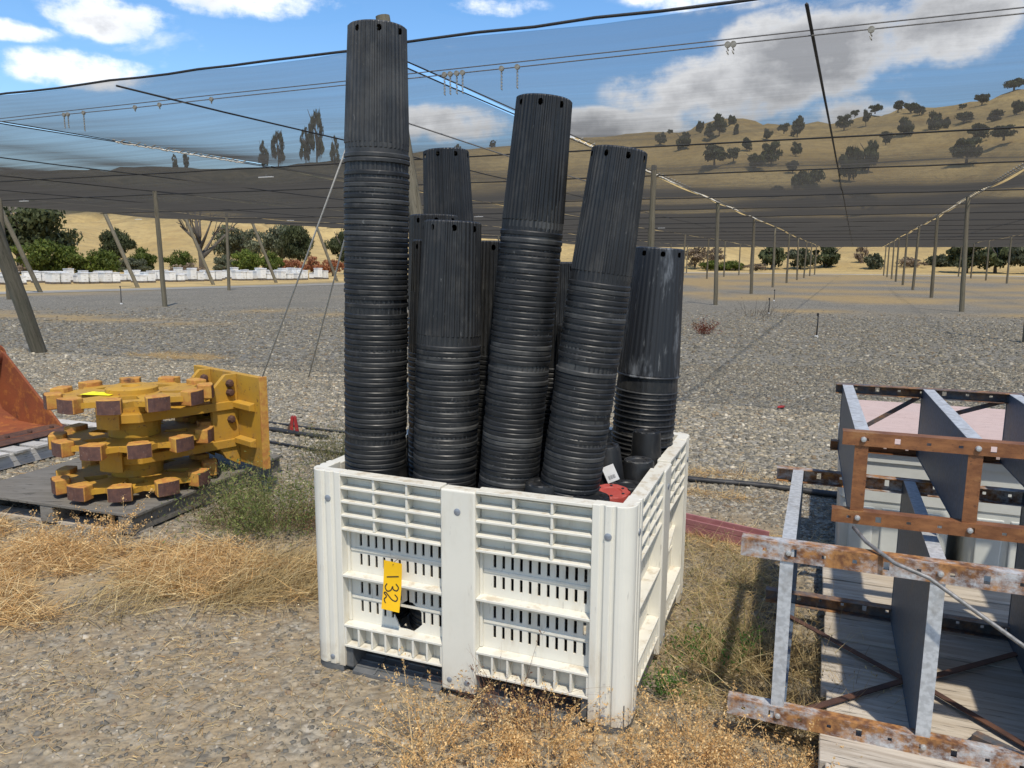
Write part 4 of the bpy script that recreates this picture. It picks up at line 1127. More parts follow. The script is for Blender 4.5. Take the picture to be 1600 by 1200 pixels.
def pot_stack(b, t, ztop, desc, n_single, gaps=(), pot=None, sleeve=None, h=PH, pitch=PITCH, rr=RR, seed=0, spin=0.0, zone=.78, rs=1.0):
    """b: bin-frame x,y of the axis at the bin rim, t: at the top of the stack"""
    g = random.Random(seed)
    B = BM @ Vector((b[0], b[1], .78)); T = BM @ Vector((t[0], t[1], ztop))
    ax = (T - B).normalized(); q0 = ax.to_track_quat('Z', 'Y')
    d = 0.0; n = 0; prev = T - ax * h
    def put(me, p, name, label, jit):
        o = link(name, me); o.rotation_mode = 'QUATERNION'; o.scale = (rs, rs, 1)
        o.location = p + Vector((g.uniform(-jit, jit), g.uniform(-jit, jit), 0))
        o.rotation_quaternion = q0 @ Euler((g.uniform(-jit, jit) * 3, g.uniform(-jit, jit) * 3, spin + g.uniform(-.0, .0))).to_quaternion()
        return tag(o, label, 'pot', 'black nursery pots nested in stacks')
    put(pot or POT, prev, 'nursery_pot', f'topmost black fluted pot, upside down, of {desc}', .0)
    d = h; n = 1
    while True:
        step = pitch * g.uniform(.86, 1.12) + (.008 if g.random() < .04 else 0)
        if n in gaps: step += gaps[n]
        d += step; p = T - ax * d; n += 1
        if p.z < .165: break
        if p.z < .70: l_ = BM.inverted() @ p; l_.x = max(-.43, min(.43, l_.x)); l_.y = max(-.395, min(.395, l_.y)); p = BM @ l_
        if n <= n_single and p.z > zone - .045:
            put(sleeve or SLEEVE, p, 'nursery_pot', f'{nth(n)} black pot down from the top of {desc}', .0017)
        else:
            mm = Matrix.Translation(p) @ q0.to_matrix().to_4x4() @ Matrix.Diagonal((rs, rs, 1, 1))
            rest.lathe([(rr - .0015, 0), (rr, .0012), (rr, .0115), (rr - .002, .0145), (rr - .005, .016), (rr - .008, .09)], 40, mm)


pot_stack((-.437, -.39), (-.385, -.40), 2.347, 'the tallest stack', 90, {2: .016, 27: .018, 51: .016}, seed=1)
pot_stack((-.143, -.39), (-.110, -.38), 1.683, 'the short front stack', 60, {24: .014, 30: .012}, seed=2, spin=.22)
pot_stack((.111, -.39), (.221, -.37), 2.074, 'the second tallest, leaning stack', 80, {24: .014, 60: .01}, seed=3, spin=.05, rs=.91)
pot_stack((.338, -.385), (.472, -.345), 1.905, 'the most tilted stack', 80, {15: .018, 24: .009, 42: .014}, seed=4, spin=.3, rs=.89)
pot_stack((.436, .34), (.482, .35), 1.604, 'the wide faded stack', 40, {1: .035, 2: .002}, POT5, SLEEVE5, .53, .0205, .132, seed=5, spin=.12)
pot_stack((-.44, .33), (-.485, .33), 2.03, 'the far stack above the short front one', 1, {}, seed=6, spin=.1)
pot_stack((-.425, .09), (-.425, .09), 1.735, 'the stack half hidden behind the short one', 1, {}, seed=7, spin=.2)
pot_stack((-.287, -.165), (-.275, -.165), 1.624, 'the stack wedged beside the tallest', 34, {}, seed=8, spin=.35)
pot_stack((-.055, -.10), (-.045, -.10), 1.622, 'the stack wedged in mid bin', 30, {}, seed=9, spin=.15)
pot_stack((.08, .20), (.092, .20), 1.545, 'the stack glimpsed between leaning ones', 8, {}, seed=10, spin=.1)
pot_stack((.235, .10), (.235, .10), 1.30, 'the stack hidden behind the tilted one', 20, {}, seed=11, spin=.0)
tag(rest.build('nested_pots', M['pot'], None, 'all'), 'lower nested black pots down inside the white bin', 'pots', kind='stuff')


def small_pot(lx, ly, ztop, label, mat='pot', rb=.052, rr=.066, h=.165, tilt=(0, 0), holes=10, cat='pot'):
    g = random.Random(label)
    t = thing('small_pot', label, cat, BM @ Vector((lx, ly, ztop - h)), g.uniform(0, 6), 'small round pots inside the bin')
    t.rotation_euler = (tilt[0], tilt[1], g.uniform(0, 6))
    mb = MB().lathe([(rr, 0), (rr + .001, .004), (rr, .012), (rr - .003, .014), (rb + .003, h - .012), (rb + .001, h - .004)], 40)
    mb.build('wall', M[mat], t, True)
    # base: a disc notched with drain holes round the edge
    n = 40; mb = MB(); vs = [(0, 0, h - .006)]; fs = []
    for i in range(n):
        a = 2 * math.pi * i / n; k_ = (i % 4) in (0, 1)
        for r, z in ((rb * .55, h - .006), (rb * .60, h - .002), (rb * (.90 if k_ else .93), h), (rb * (.96 if k_ else 1.01), h - (.006 if k_ else .003))): vs.append((r * math.cos(a), r * math.sin(a), z))
    for i in range(n):
        j = (i + 1) % n; A = 1 + i * 4; B_ = 1 + j * 4
        fs.append((0, A, B_)); fs += [(A + q, A + q + 1, B_ + q + 1, B_ + q) for q in range(3)]
    mb.add(vs, fs); mb.build('base', M[mat], t)
    for i in range(6):
        mb = MB(); a = 2 * math.pi * (i + .3) / 6; mb.prism([(rb * .72 * math.cos(a) + .0055 * math.cos(q * math.pi / 4), rb * .72 * math.sin(a) + .0055 * math.sin(q * math.pi / 4)) for q in range(8)], h - .004, h + .0012)
        mb.build('drain_hole', M['ink'], t)
    return t


small_pot(.50, .12, .885, 'small black round pot in front of the wide faded stack')
small_pot(.505, -.04, .805, 'small black pot against the bin wall below another small pot', rb=.055, rr=.068)
small_pot(.405, -.10, .866, 'small black pot with a white label, beside the most tilted stack', rb=.05, tilt=(.08, -.05))
small_pot(.262, -.452, .800, 'small black pot base poking over the front bin edge', rb=.058, rr=.068, h=.17)
small_pot(.462, -.29, .752, 'red round pot lying base up near the bin corner', 'redpot', rb=.066, rr=.074, h=.12, tilt=(.10, -.02))
small_pot(.430, -.445, .772, 'black pot base low at the front bin corner beside the red pot', rb=.062, rr=.074, h=.15)
small_pot(.495, -.18, .745, 'black pot base partly covered behind the red pot', rb=.06, rr=.07, h=.15)
LBL = thing('paper_label', 'white printed paper label stuck on the small black pot', 'label', (.366, 2.745, .775), R(-30)); LBL.rotation_euler = (R(-6), R(-26), R(-12))
MB().box(-.023, .023, -.0006, .0006, -.031, .031).build('paper', M['paper'], LBL)
mb = MB()
for q in range(9): mb.box(-.013 + q * .003, -.0115 + q * .003 + (.0008 if q % 3 == 0 else 0), -.0012, -.0007, -.02, -.006)
mb.build('barcode', M['print'], LBL)

# ------------------------------------------------------------------ steel racks on the weathered deck
RK = R(-22)
DECK = thing('plank_deck', 'weathered grey plank platform under the steel racks', 'platform', (.845, 1.87, 0), RK)
for j in range(10):
    y0 = j * .205
    g = random.Random(j)
    mb = MB().box(g.uniform(-.012, .012), 2.5, y0, y0 + .200, .068, .1 + g.uniform(-.003, .003))
    mb.build('plank', M['greywood'], DECK, bevel=.003, seg=1)
for x in (.05, .85, 1.65, 2.35): MB().box(x, x + .09, .01, 2.03, .0, .0675).build('runner', M['darkwood'], DECK)


def rail(parent, p, L, h, dep, mat, hole=.085, off=.0, name='rail', flip=1):
    """slotted channel along x: a web with openings and two lips that turn back"""
    x, y, z = p; holes = []; q = .05 + off
    i = 0
    while q < L - .03:
        if i % 3 == 1: holes.append((q - .008, q + .008, h * .28, h * .72))
        else: holes.append((q - .006, q + .006, h * .40, h * .60))
        q += hole; i += 1
    mb = MB().plate(0, L, 0, h, 0, .003, holes)
    mb.box(0, L, .003, dep, h - .003, h) if flip > 0 else mb.box(0, L, -dep, 0, h - .003, h)
    mb.box(0, L, .003, dep * .8, 0, .003) if flip > 0 else mb.box(0, L, -dep * .8, 0, 0, .003)
    return mb.build(name, M[mat], parent, loc=(x, y, z))


def bolt(parent, p, r=.009):
    MB().lathe([(r, 0), (r, .004), (r * .75, .008), (.0004, .009)], 10).build('bolt', M['bolt'], parent, True, loc=p, rot=(R(90), 0, 0))


def rack(name, label, loc, rz, depth, hgt, xs, over, L, mats, rh):
    T = thing(name, label, 'rack', loc, rz, 'steel shelf racks lying on the deck')
    mf, mt, mb_, mbt, mpanel, mflange = mats
    rail(T, (-over, 0, 0), L, rh, .040, mf)
    rail(T, (-over + .015, 0, hgt - rh), L, rh, .045, mt, off=.02)
    rail(T, (-over * .6, depth, 0), L, rh, .04, mb_, flip=-1)
    rail(T, (-over * .5, depth, hgt - rh), L, rh, .04, mbt, flip=-1, off=.03)
    for i, x in enumerate(xs):
        S = thing('shelf', None, None); S.parent = T; S.location = (x, 0, 0)
        if not (i == 0 and hgt > .5): MB().box(-.001, .001, .008, depth - .004, .006, hgt - .004).build('sheet', M[mpanel], S)      # end shelf's sheet left out so more sun reaches the ground
        MB().box(-.003, .036, .0045, .0075, .005, hgt - .003).box(.034, .036, .0076, .020, .005, hgt - .003).build('front_lip', M[mflange], S)
        MB().box(-.003, .038, .0078, depth - .006, hgt - .0035, hgt - .0008).build('top_lip', M['galv'], S)
        MB().box(-.003, .040, .0078, depth - .006, .0032, .0055).build('bottom_lip', M[mpanel], S)
        MB().box(-.0028, .040, depth - .0058, depth - .003, .006, hgt - .005).build('back_lip', M[mpanel], S)
        for z in (rh * .5, hgt - rh * .5): bolt(T, (x + .02, -.0005, z))
    return T


RACK1 = rack('steel_rack', 'galvanised and rusty shelf rack lying on its side, the lower of the two', (.83, 2.243, .102), RK, .95, .60, (0, .41, .82, 1.23), .135, 1.75,
             ('halfrust', 'halfrust', 'darkrail', 'halfrust', 'bluesteel', 'galv'), .058)
RACK2 = rack('steel_rack', 'copper-coloured rusty shelf rack lying on top of the lower rack', (1.072, 2.33, .735), R(-20.8), 1.05, .295, (0, .31, .62, .93), .055, 1.35,
             ('orangerust', 'orangerust', 'orangerust', 'darkrail', 'bluesteel', 'orangerust'), .042)
for p, q, w_ in (((.0, .80, .0155), (.42, .42, .0155), .024), ((.42, .42, .0155), (.03, .02, .0155), .024), ((.45, .42, .018), (.82, .78, .018), .024), ((.45, .42, .018), (.83, .03, .018), .024)):
    MB().bar(p, q, w_, .004).build('brace_strap', M['darkrust'], RACK1)
for p, q in (((.02, 1.058, .05), (.31, 1.058, .26)), ((.33, 1.058, .15), (.62, 1.058, .26))):
    MB().bar(p, q, .018, .004, (0, 1, 0)).build('brace_strap', M['darkrail'], RACK2)
ROD = [(1.064, 2.285, .738), (1.066, 2.20, .722), (1.098, 2.085, .702), (1.174, 2.045, .677), (1.383, 1.93, .533), (1.58, 1.80, .40)]
tag(MB().tube(ROD, .006, 8).build('steel_rod', M['wire'], None, 'all'), 'bent grey steel rod slanting down across both racks', 'rod')
tag(MB().box(0, .14, 0, .035, 0, .028).build('steel_scrap', M['darkrail'], None, loc=(1.41, 2.145, .103), rot=(0, 0, R(-55))), 'short dark scrap of steel on the planks beside a brace strap', 'scrap')


def tote(loc, rz, w, d, h, label, emblem=False):
    T = thing('storage_tote', label, 'tote', loc, rz, 'white totes behind the racks')
    def rr(w_, d_, r_, n=5):
        out = []
        for cx, cy, a0 in ((w_ / 2 - r_, -d_ / 2 + r_, -90), (w_ / 2 - r_, d_ / 2 - r_, 0), (-w_ / 2 + r_, d_ / 2 - r_, 90), (-w_ / 2 + r_, -d_ / 2 + r_, 180)):
            for q in range(n + 1): a = R(a0 + 90 * q / n); out.append((cx + r_ * math.cos(a), cy + r_ * math.sin(a)))
        return out
    lv = [(.90, 0), (.93, .02), (.965, h * .62), (.985, h * .63), (1.0, h - .06), (1.03, h - .058), (1.03, h)]
    mb = MB(); P0 = rr(w, d, .055); n = len(P0)
    vs = [(x * k_, y * k_, z) for k_, z in lv for x, y in P0]
    fs = [(i * n + j, i * n + (j + 1) % n, (i + 1) * n + (j + 1) % n, (i + 1) * n + j) for i in range(len(lv) - 1) for j in range(n)] + [tuple(range(n))[::-1], tuple(range((len(lv) - 1) * n, len(lv) * n))]
    mb.add(vs, fs); mb.build('body', M['tote'], T, True)
    for u in (-.28, .0, .28): MB().prism([(u * w - .05, .06), (u * w + .05, .06), (u * w + .055, h * .58), (u * w - .055, h * .58)], -d / 2 * .985, -d / 2 * .93, 'y').build('front_rib', M['tote'], T, bevel=.006)
    if emblem:
        mb = MB()
        for s_ in (-1, 1):
            for q in range(5):
                a0 = .10 + q * .016
                pts = [(s_ * (.012 + q * .011), h * .50 + .05 - q * .006), (s_ * (.020 + q * .011), h * .50 + .01), (s_ * (.012 + q * .009), h * .50 - .05 + q * .008)]
                for a, b in zip(pts, pts[1:]): mb.bar((a[0], -d / 2 * 1.003, a[1]), (b[0], -d / 2 * 1.003, b[1]), .006, .0016, (0, 1, 0))
        mb.build('emblem', M['emblem'], T)
    return T


tote((1.93, 3.78, .0), R(-22), .50, .62, .68, 'white plastic tote behind the racks, nearer the bin')
tote((2.43, 3.60, .0), R(-22), .48, .62, .68, 'white plastic tote behind the racks bearing an olive emblem', True)
mb = MB().box(0, 1.55, 0, 1.32, 0, .018)
tag(mb.build('plywood_sheet', M['pinkply'], None, bevel=.002, loc=(1.66, 3.52, .684), rot=(0, 0, R(-22)), seg=1), 'pinkish plywood sheet lying over the white totes', 'plywood')

# pipes and hoses
def hose(name, pts, r, label, mat='hose', cat='hose', group=None):
    P = [Vector(p) for p in pts]; out = []
    for i in range(len(P) - 1):
        a, b, c_, d_ = P[max(i - 1, 0)], P[i], P[i + 1], P[min(i + 2, len(P) - 1)]
        for q in range(6):
            t = q / 6; out.append(.5 * ((2 * b) + (c_ - a) * t + (2 * a - 5 * b + 4 * c_ - d_) * t * t + (3 * b - a - 3 * c_ + d_) * t ** 3))
    out.append(P[-1])
    return tag(MB().tube(out, r, 8).build(name, M[mat], None, 'all'), label, cat, group)


hose('irrigation_hose', [(.95, 5.45, .022), (1.30, 5.27, .022), (1.77, 5.12, .022), (2.31, 4.86, .022), (3.0, 4.6, .022), (3.9, 4.4, .022)], .021, 'black irrigation hose on the gravel passing behind the racks, thicker one', group='black hoses')
hose('irrigation_hose', [(.9, 5.53, .012), (1.35, 5.33, .012), (1.9, 5.13, .012), (2.4, 4.93, .012), (3.4, 4.6, .012)], .011, 'thin black hose beside the thicker hose behind the racks', group='black hoses')
hose('irrigation_hose', [(-2.5, 7.25, .012), (-2.0, 6.98, .014), (-1.5, 6.75, .012), (-1.0, 6.6, .012)], .011, 'thin black hose lying behind the red clamp', group='black hoses')
hose('irrigation_hose', [(-2.45, 6.98, .018), (-2.05, 6.75, .018), (-1.85, 6.62, .02), (-1.6, 6.52, .016)], .022, 'short thick black hose lying at the red clamp', group='black hoses')
hose('irrigation_hose', [(-2.2, 6.45, .012), (-1.75, 6.18, .014), (-1.45, 6.02, .012), (-1.0, 5.85, .012)], .011, 'thin black hose nearest the yellow machine', group='black hoses')
tag(MB().box(0, .85, -.05, .05, .0, .055).box(0, .85, -.05, -.04, .0555, .09).box(0, .85, .04, .05, .0555, .09).build('painted_channel', M['pinkbeam'], None, bevel=.003, loc=(.72, 4.52, .0), rot=(0, 0, R(-38))), 'faded red painted steel channel on the ground behind the bin', 'channel')
t = thing('hose_clamp', 'red pipe clamp standing on the gravel by the black hoses', 'clamp', (-1.96, 6.74, 0), R(10))
MB().prism([(-.03, 0), (.0, .0), (.005, .15), (-.005, .165), (-.02, .15)], -.02, .02, 'y').build('jaw', M['redpaint'], t, bevel=.004)
MB().prism([(.02, 0), (.05, .0), (.03, .15), (.012, .165), (.004, .15)], -.02, .02, 'y').build('jaw', M['redpaint'], t, bevel=.004)
MB().prism([(-.07, 0), (-.045, 0), (-.01, .10), (-.02, .12)], -.012, .012, 'y').build('handle', M['darkrust'], t)
t = thing('rag', 'tiny red scrap lying on the gravel beyond the racks', 'scrap', (2.86, 8.02, .02), .4)
MB().prism([(-.05, 0), (.02, -.02), (.06, .01), (.03, .035), (-.02, .02)], 0, .02).build('scrap', M['redpaint'], t, bevel=.004)
for i, (x, y, h_) in enumerate([(6.35, 16.0, .45), (7.75, 23.3, .42), (-13.2, 26.0, .55), (10.5, 31.0, .4)]):
    t = thing('sprinkler_riser', ['black sprinkler riser standing alone in mid gravel', 'black sprinkler riser beside the dead weed far under the cloth', 'black sprinkler riser in the dry strip on the hive side', 'black sprinkler riser farthest under the cloth'][i], 'sprinkler', (x, y, 0), 0, 'sprinkler risers')
    MB().tube([(0, 0, 0), (.01, 0, h_ * .6), (.012, .005, h_)], .014, 7).build('pipe', M['hose'], t, 'all')
    MB().lathe([(.012, h_), (.026, h_ + .01), (.022, h_ + .05), (.004, h_ + .06)], 8).build('nozzle', M['hose'], t, True)
    MB().lathe([(.04, 0), (.038, .03), (.02, .04)], 8).build('collar', M['paper'], t, True)

# ------------------------------------------------------------------ yellow compaction wheels on their pallet
PAL = thing('plywood_pallet', 'dark weathered plywood pallet carrying the yellow wheels', 'pallet', (-2.10, 4.10, 0), R(0))
A_, B2, C2 = Vector((0, 0)), Vector((-1.25, .41)), Vector((.46, 1.45))
ex = B2.normalized(); ey = Vector((.30, .954)).normalized()
quad = lambda u0, u1, v0, v1: [tuple(ex * a + ey * b) for a, b in ((u0, v0), (u1, v0), (u1, v1), (u0, v1))][::-1]
MB().prism(quad(0, 1.32, 0, 1.42), .118, .135).build('deck', M['darkwood'], PAL, bevel=.002, seg=1)
for u in (.02, .60, 1.20): MB().prism(quad(u, u + .095, .005, 1.41), .018, .1175).build('runner', M['darkwood'], PAL)
for v in (.03, .6, 1.25): MB().prism(quad(.015, 1.30, v, v + .12), .0, .0175).build('bottom_board', M['greywood'], PAL)

WH = thing('compaction_wheel', 'yellow machine attachment of three lugged wheels with mounting bracket', 'machine part', (-2.36, 4.70, .137), R(49))


def disc(zc, phase, cut, n=11):
    G = thing('wheel', None, None); G.parent = WH; G.location = (0, 0, zc); G.rotation_euler = (0, 0, phase)
    ro, ri = .425, .365; pts = []
    for i in range(n):
        for f_, r in ((-.30, ri + .03), (-.20, ro), (.20, ro), (.30, ri + .03), (.5, ri)):
            a = 2 * math.pi * (i + f_) / n; pts.append((r * math.cos(a), r * math.sin(a)))
    N_ = len(pts); th = .016
    # ring with five cut-outs: outer polygon ring down to r .28, then spokes
    vs = []; fs = []
    rings = [pts, [(.30 * math.cos(math.atan2(y, x)), .30 * math.sin(math.atan2(y, x))) for x, y in pts], [(.17 * math.cos(math.atan2(y, x)), .17 * math.sin(math.atan2(y, x))) for x, y in pts], [(.001 * math.cos(math.atan2(y, x)), .001 * math.sin(math.atan2(y, x))) for x, y in pts]]
    for z in (-th, th):
        for rg in rings: vs += [(x, y, z) for x, y in rg]
    I = lambda k_, q, j: k_ * 4 * N_ + q * N_ + j % N_
    for j in range(N_):
        for q in range(3):
            if q == 1 and (j % N_) % 11 in (3, 4, 5, 6): continue
            fs.append((I(1, q, j), I(1, q + 1, j), I(1, q + 1, j + 1), I(1, q, j + 1))[::-1]); fs.append((I(0, q, j), I(0, q + 1, j), I(0, q + 1, j + 1), I(0, q, j + 1)))
        fs.append((I(0, 0, j), I(0, 0, j + 1), I(1, 0, j + 1), I(1, 0, j)))
        if j % 11 in (3, 4, 5, 6):
            fs.append((I(0, 1, j), I(1, 1, j), I(1, 1, j + 1), I(0, 1, j + 1))); fs.append((I(0, 2, j), I(0, 2, j + 1), I(1, 2, j + 1), I(1, 2, j)))
    for j in range(N_):
        if (j % 11 in (3, 4, 5, 6)) != ((j - 1) % N_ % 11 in (3, 4, 5, 6)): fs.append((I(0, 1, j), I(0, 2, j), I(1, 2, j), I(1, 1, j)))
    MB().add(vs, fs).build('disc', M['yellow'], G)
    for i in range(n):
        a = 2 * math.pi * i / n; m = Matrix.Rotation(a, 4, 'Z')
        w0, w1 = .054, .067
        blk = [(.385, -w0), (.462, -w1), (.468, -w1 * .5), (.470, 0), (.468, w1 * .5), (.462, w1), (.385, w0), (.375, w0 * .4), (.375, -w0 * .4)]
        MB().prism(blk, -.042, .046, 'z', m).build('lug', M['lug'], G, bevel=.006, seg=2)
        fc = [(.4635, -w1 * .93), (.4725, -w1 * .5), (.4745, 0), (.4725, w1 * .5), (.4635, w1 * .93)]
        mb = MB(); n_ = len(fc)
        mb.add([(x, y, -.038) for x, y in fc] + [(x, y, .042) for x, y in fc], [(q, q + 1, n_ + q + 1, n_ + q) for q in range(n_ - 1)], m); mb.build('worn_face', M['wornsteel'], G)
    return G


disc(.066, .10, 0); disc(.312, .36, 0); disc(.575, .05, 0)
MB().lathe([(.145, -.03), (.15, .0), (.15, .62), (.14, .625), (.06, .63), (.055, .612), (.001, .612)], 28).build('axle_hub', M['yellow'], WH, True)
for z in (.20, .455):
    mb = MB().prism([(-.17, -.13), (-.05, -.20), (.30, -.20), (.60, -.20), (.60, .20), (.30, .20), (-.05, .20), (-.17, .13)], z - .028, z + .028); mb.build('yoke_arm', M['yellow'], WH, bevel=.004)
    MB().prism([(.155 * math.cos(q * math.pi / 10), .155 * math.sin(q * math.pi / 10)) for q in range(20)], z - .075, z - .0285).build('bearing_collar', M['yellow'], WH, bevel=.003)
# shield plates hung from the two upper discs towards the viewer
for z0, z1 in ((.40, .55), (.14, .285)):
    a0 = math.radians(-150); arcp = [(.245 * math.cos(a0 + q * .16), .245 * math.sin(a0 + q * .16)) for q in range(-2, 3)]
    MB().prism(arcp + [(x * .93, y * .93) for x, y in arcp[::-1]], z0, z1).build('guard_plate', M['yellow'], WH)
MB().box(.60, .645, -.46, .40, .06, .66).build('mounting_plate', M['yellow'], WH, bevel=.004)
MB().box(.596, .649, -.475, -.4605, .055, .665).build('plate_edge', M['lug'], WH, bevel=.003)
for y in (-.17, .17):
    MB().prism([(.42, .24), (.50, .10), (.599, .04), (.599, .66), (.52, .66), (.42, .56)], y - .016, y + .016, 'y').build('bracket_ear', M['yellow'], WH, bevel=.003)
    for z in (.54, .60, .36):
        MB().lathe([(.028, 0), (.028, .012), (.018, .03), (.001, .032)], 8).build('bolt', M['darkrust'], WH, True, loc=(.545, y - .0165, z), rot=(R(90), 0, 0))
for z in (.20, .44): MB().prism([(.556, z), (.599, z - .012), (.599, z + .048), (.556, z + .036)], -.40, -.20, 'y').build('stiffener', M['yellow'], WH, bevel=.003)
mb = MB()
for q in range(26):
    g = random.Random(q); p = Vector((.47 + g.uniform(-.04, .05), g.uniform(-.06, .08), .49 + g.uniform(0, .06)))
    mb.tube([p, p + Vector((g.uniform(-.04, .04), g.uniform(-.04, .04), g.uniform(-.02, .04))), p + Vector((g.uniform(-.06, .06), g.uniform(-.06, .06), 0))], .007, 5)
tag(mb.build('chain_pile', M['wire'], None, 'all'), 'tangled pile of grey chain in the corner of the yellow bracket', 'chain', kind='stuff')
bpy.context.view_layer.update(); bpy.data.objects['chain_pile'].matrix_world = WH.matrix_basis
t = thing('lot_tag', 'bright yellow card tag lying flat on the top yellow wheel', 'tag', (-2.50, 4.60, .732), R(-10))
mb = MB().box(-.10, .10, -.055, .055, 0, .0012); mb.v = [(x, y, z + .012 * math.sin((x + .1) * 14) ** 2) for x, y, z in mb.v]; mb.build('card', M['neon'], t)
mb = MB(); mb.bar((-.03, -.01, .010), (.0, .015, .010), .006, .0012); mb.bar((.0, .015, .010), (.03, .012, .010), .006, .0012); mb.build('marker_stroke', M['ink'], t)

# ------------------------------------------------------------------ rusty bucket on a slatted pallet
BK = thing('excavator_bucket', 'rust-red excavator bucket resting on a pale slatted pallet', 'bucket', (-3.70, 6.22, .15), R(0))
wv = Vector((-.152, -.988)); ov = Vector((.94, -.34)).normalized(); wv = Vector((-.34, -.94)).normalized()
BK.rotation_euler = (0, 0, math.atan2(wv.y, wv.x))       # local x runs along the cutting edge, local y away from the opening
by = 1
prof = [(0.0, .02), (.25, .015), (.50, .03), (.68, .12), (.77, .28), (.77, .44), (.72, .55)]
BW = 1.15
mb = MB(); n = len(prof); th = .022
inn = [(y, z) for y, z in prof]; out_ = []
for i, (y, z) in enumerate(prof):
    a = prof[max(i - 1, 0)]; b = prof[min(i + 1, n - 1)]; dy, dz = b[0] - a[0], b[1] - a[1]; l = math.hypot(dy, dz); out_.append((y + dz / l * th, z - dy / l * th))
mb.prism(inn + out_[::-1], 0.02, BW, 'x', Matrix.Scale(-1, 4, Vector((0, 1, 0)))); mb.build('shell', M['rust'], BK, True)
sidep = [(0, 0), (.50, .0), (.70, .10), (.80, .28), (.80, .46), (.76, .60), (.70, .64), (.60, .60)]
for x0 in (0.0, BW):
    mb = MB().prism([(-y, z) for y, z in sidep], x0 - .002, x0 + .020, 'x'); mb.build('side_plate', M['rust'], BK, bevel=.003)
m = Matrix.Rotation(R(90), 4, 'Y')
MB().tube([(.0205, -.70, .575), (BW - .003, -.70, .575)], .085, 20).build('top_tube', M['rust'], BK, True)
MB().tube([(-.012, -.70, .575), (-.003, -.70, .575)], .092, 20).build('tube_collar', M['rust'], BK, True)
MB().prism([(.08, -.012), (.10, .0), (-.10, .036), (-.11, .0225)], -.03, BW + .05, 'x').build('cutting_edge', M['darkrust'], BK, bevel=.002)
for q in range(6): MB().lathe([(.018, 0), (.016, .014), (.001, .018)], 8).build('bolt', M['darkrust'], BK, True, loc=(.1 + q * .19, -.03, .024))
BP = thing('slatted_pallet', 'pale grey slatted pallet under the rusty bucket', 'pallet', (-3.55, 6.35, 0), BK.rotation_euler.z)
for q in range(8): MB().box(-.15 + q * .17, -.03 + q * .17, -1.0, .18, .112, .132).build('slat', M['palewood'], BP, bevel=.002, seg=1)
for y in (-.95, -.42, .10): MB().box(-.18, 1.25, y, y + .05, .012, .1115).build('stringer', M['palewood'], BP, bevel=.002, seg=1)

# ------------------------------------------------------------------ dry grass, straw and weeds
def blades(roots, heading, lean, length, width, bend, tints, segs=3, seed=0, droop=None):
    """thin tapering blades: heading = compass of the lean, lean = angle from upright"""
    g = np.random.default_rng(seed); n = len(roots)
    d = np.stack([np.cos(heading) * np.sin(lean), np.sin(heading) * np.sin(lean), np.cos(lean)], 1)
    side = np.stack([-np.sin(heading), np.cos(heading), np.zeros(n)], 1)
    tw = g.uniform(-1.2, 1.2, n); up = np.cross(d, side); side = side * np.cos(tw)[:, None] + up * np.sin(tw)[:, None]
    out = []
    curl = np.stack([np.cos(heading + g.normal(0, .5, n)), np.sin(heading + g.normal(0, .5, n)), -np.ones(n) * .9], 1)
    for i in range(segs + 1):
        t = i / segs; c = roots + d * (length * t)[:, None] + curl * (bend * length * t * t)[:, None]
        c[:, 2] = np.maximum(c[:, 2], .004 + .01 * g.random(n))
        w = (width * (1 - .85 * t))[:, None] * side * .5
        out += [c - w, c + w]
    V = np.stack(out, 1); k_ = 2 * (segs + 1)
    base = np.array([(2 * i, 2 * i + 1, 2 * i + 3, 2 * i + 2) for i in range(segs)])
    F = (np.arange(n)[:, None, None] * k_ + base[None]).reshape(-1, 4)
    return V.reshape(-1, 3), F, np.repeat(tints, k_, 0)


def pick(pal, n, g, var=.25): pal = np.array(pal); return pal[g.integers(0, len(pal), n)] * g.uniform(1 - var, 1 + var, n)[:, None]


STRAWC = [(.66, .43, .18), (.74, .54, .26), (.55, .34, .14), (.76, .61, .34), (.44, .29, .14)]
DRYC = [(.54, .41, .20), (.45, .33, .15), (.62, .50, .27), (.34, .25, .13)]


def patch(name, label, n, areas, length, width, lean, seed, pal, bend=.3, head=None, spread=3.2, cat='grass', zlift=.0, clump=0):
    g = np.random.default_rng(seed); R_ = []
    wts = np.array([a[2] * a[3] for a in areas]); wts = wts / wts.sum()
    for (cx, cy, rx, ry, rot), w in zip(areas, wts):
        k_ = int(n * w); a = g.uniform(0, 6.283, k_); r = np.sqrt(g.random(k_)) * (1 + .12 * g.normal(size=k_)); c, s = math.cos(R(rot)), math.sin(R(rot))
        u, v = r * np.cos(a) * rx, r * np.sin(a) * ry; x, y = cx + u * c - v * s, cy + u * s + v * c
        keep = fbm(x * 4 + 3, y * 4, seed + 3, 3) > .47 - .12 * (1 - np.minimum(r, 1)); R_.append(np.stack([x[keep], y[keep]], 1))
    P = np.concatenate(R_); n = len(P)
    z = ground_h(P[:, 0], P[:, 1]) + g.random(n) * zlift
    hd = (g.uniform(-1, 1, n) * spread + (head if head is not None else 0))
    V, F, T = blades(np.column_stack([P, z]), hd, np.clip(g.normal(lean, .28, n), .02, 1.55), g.uniform(length[0], length[1], n), g.uniform(width[0], width[1], n), g.uniform(0, bend, n), pick(pal, n, g), seed=seed)
    return tag(link(name, np_mesh(name, V, F, M['straw'], T)), label, cat, kind='stuff')


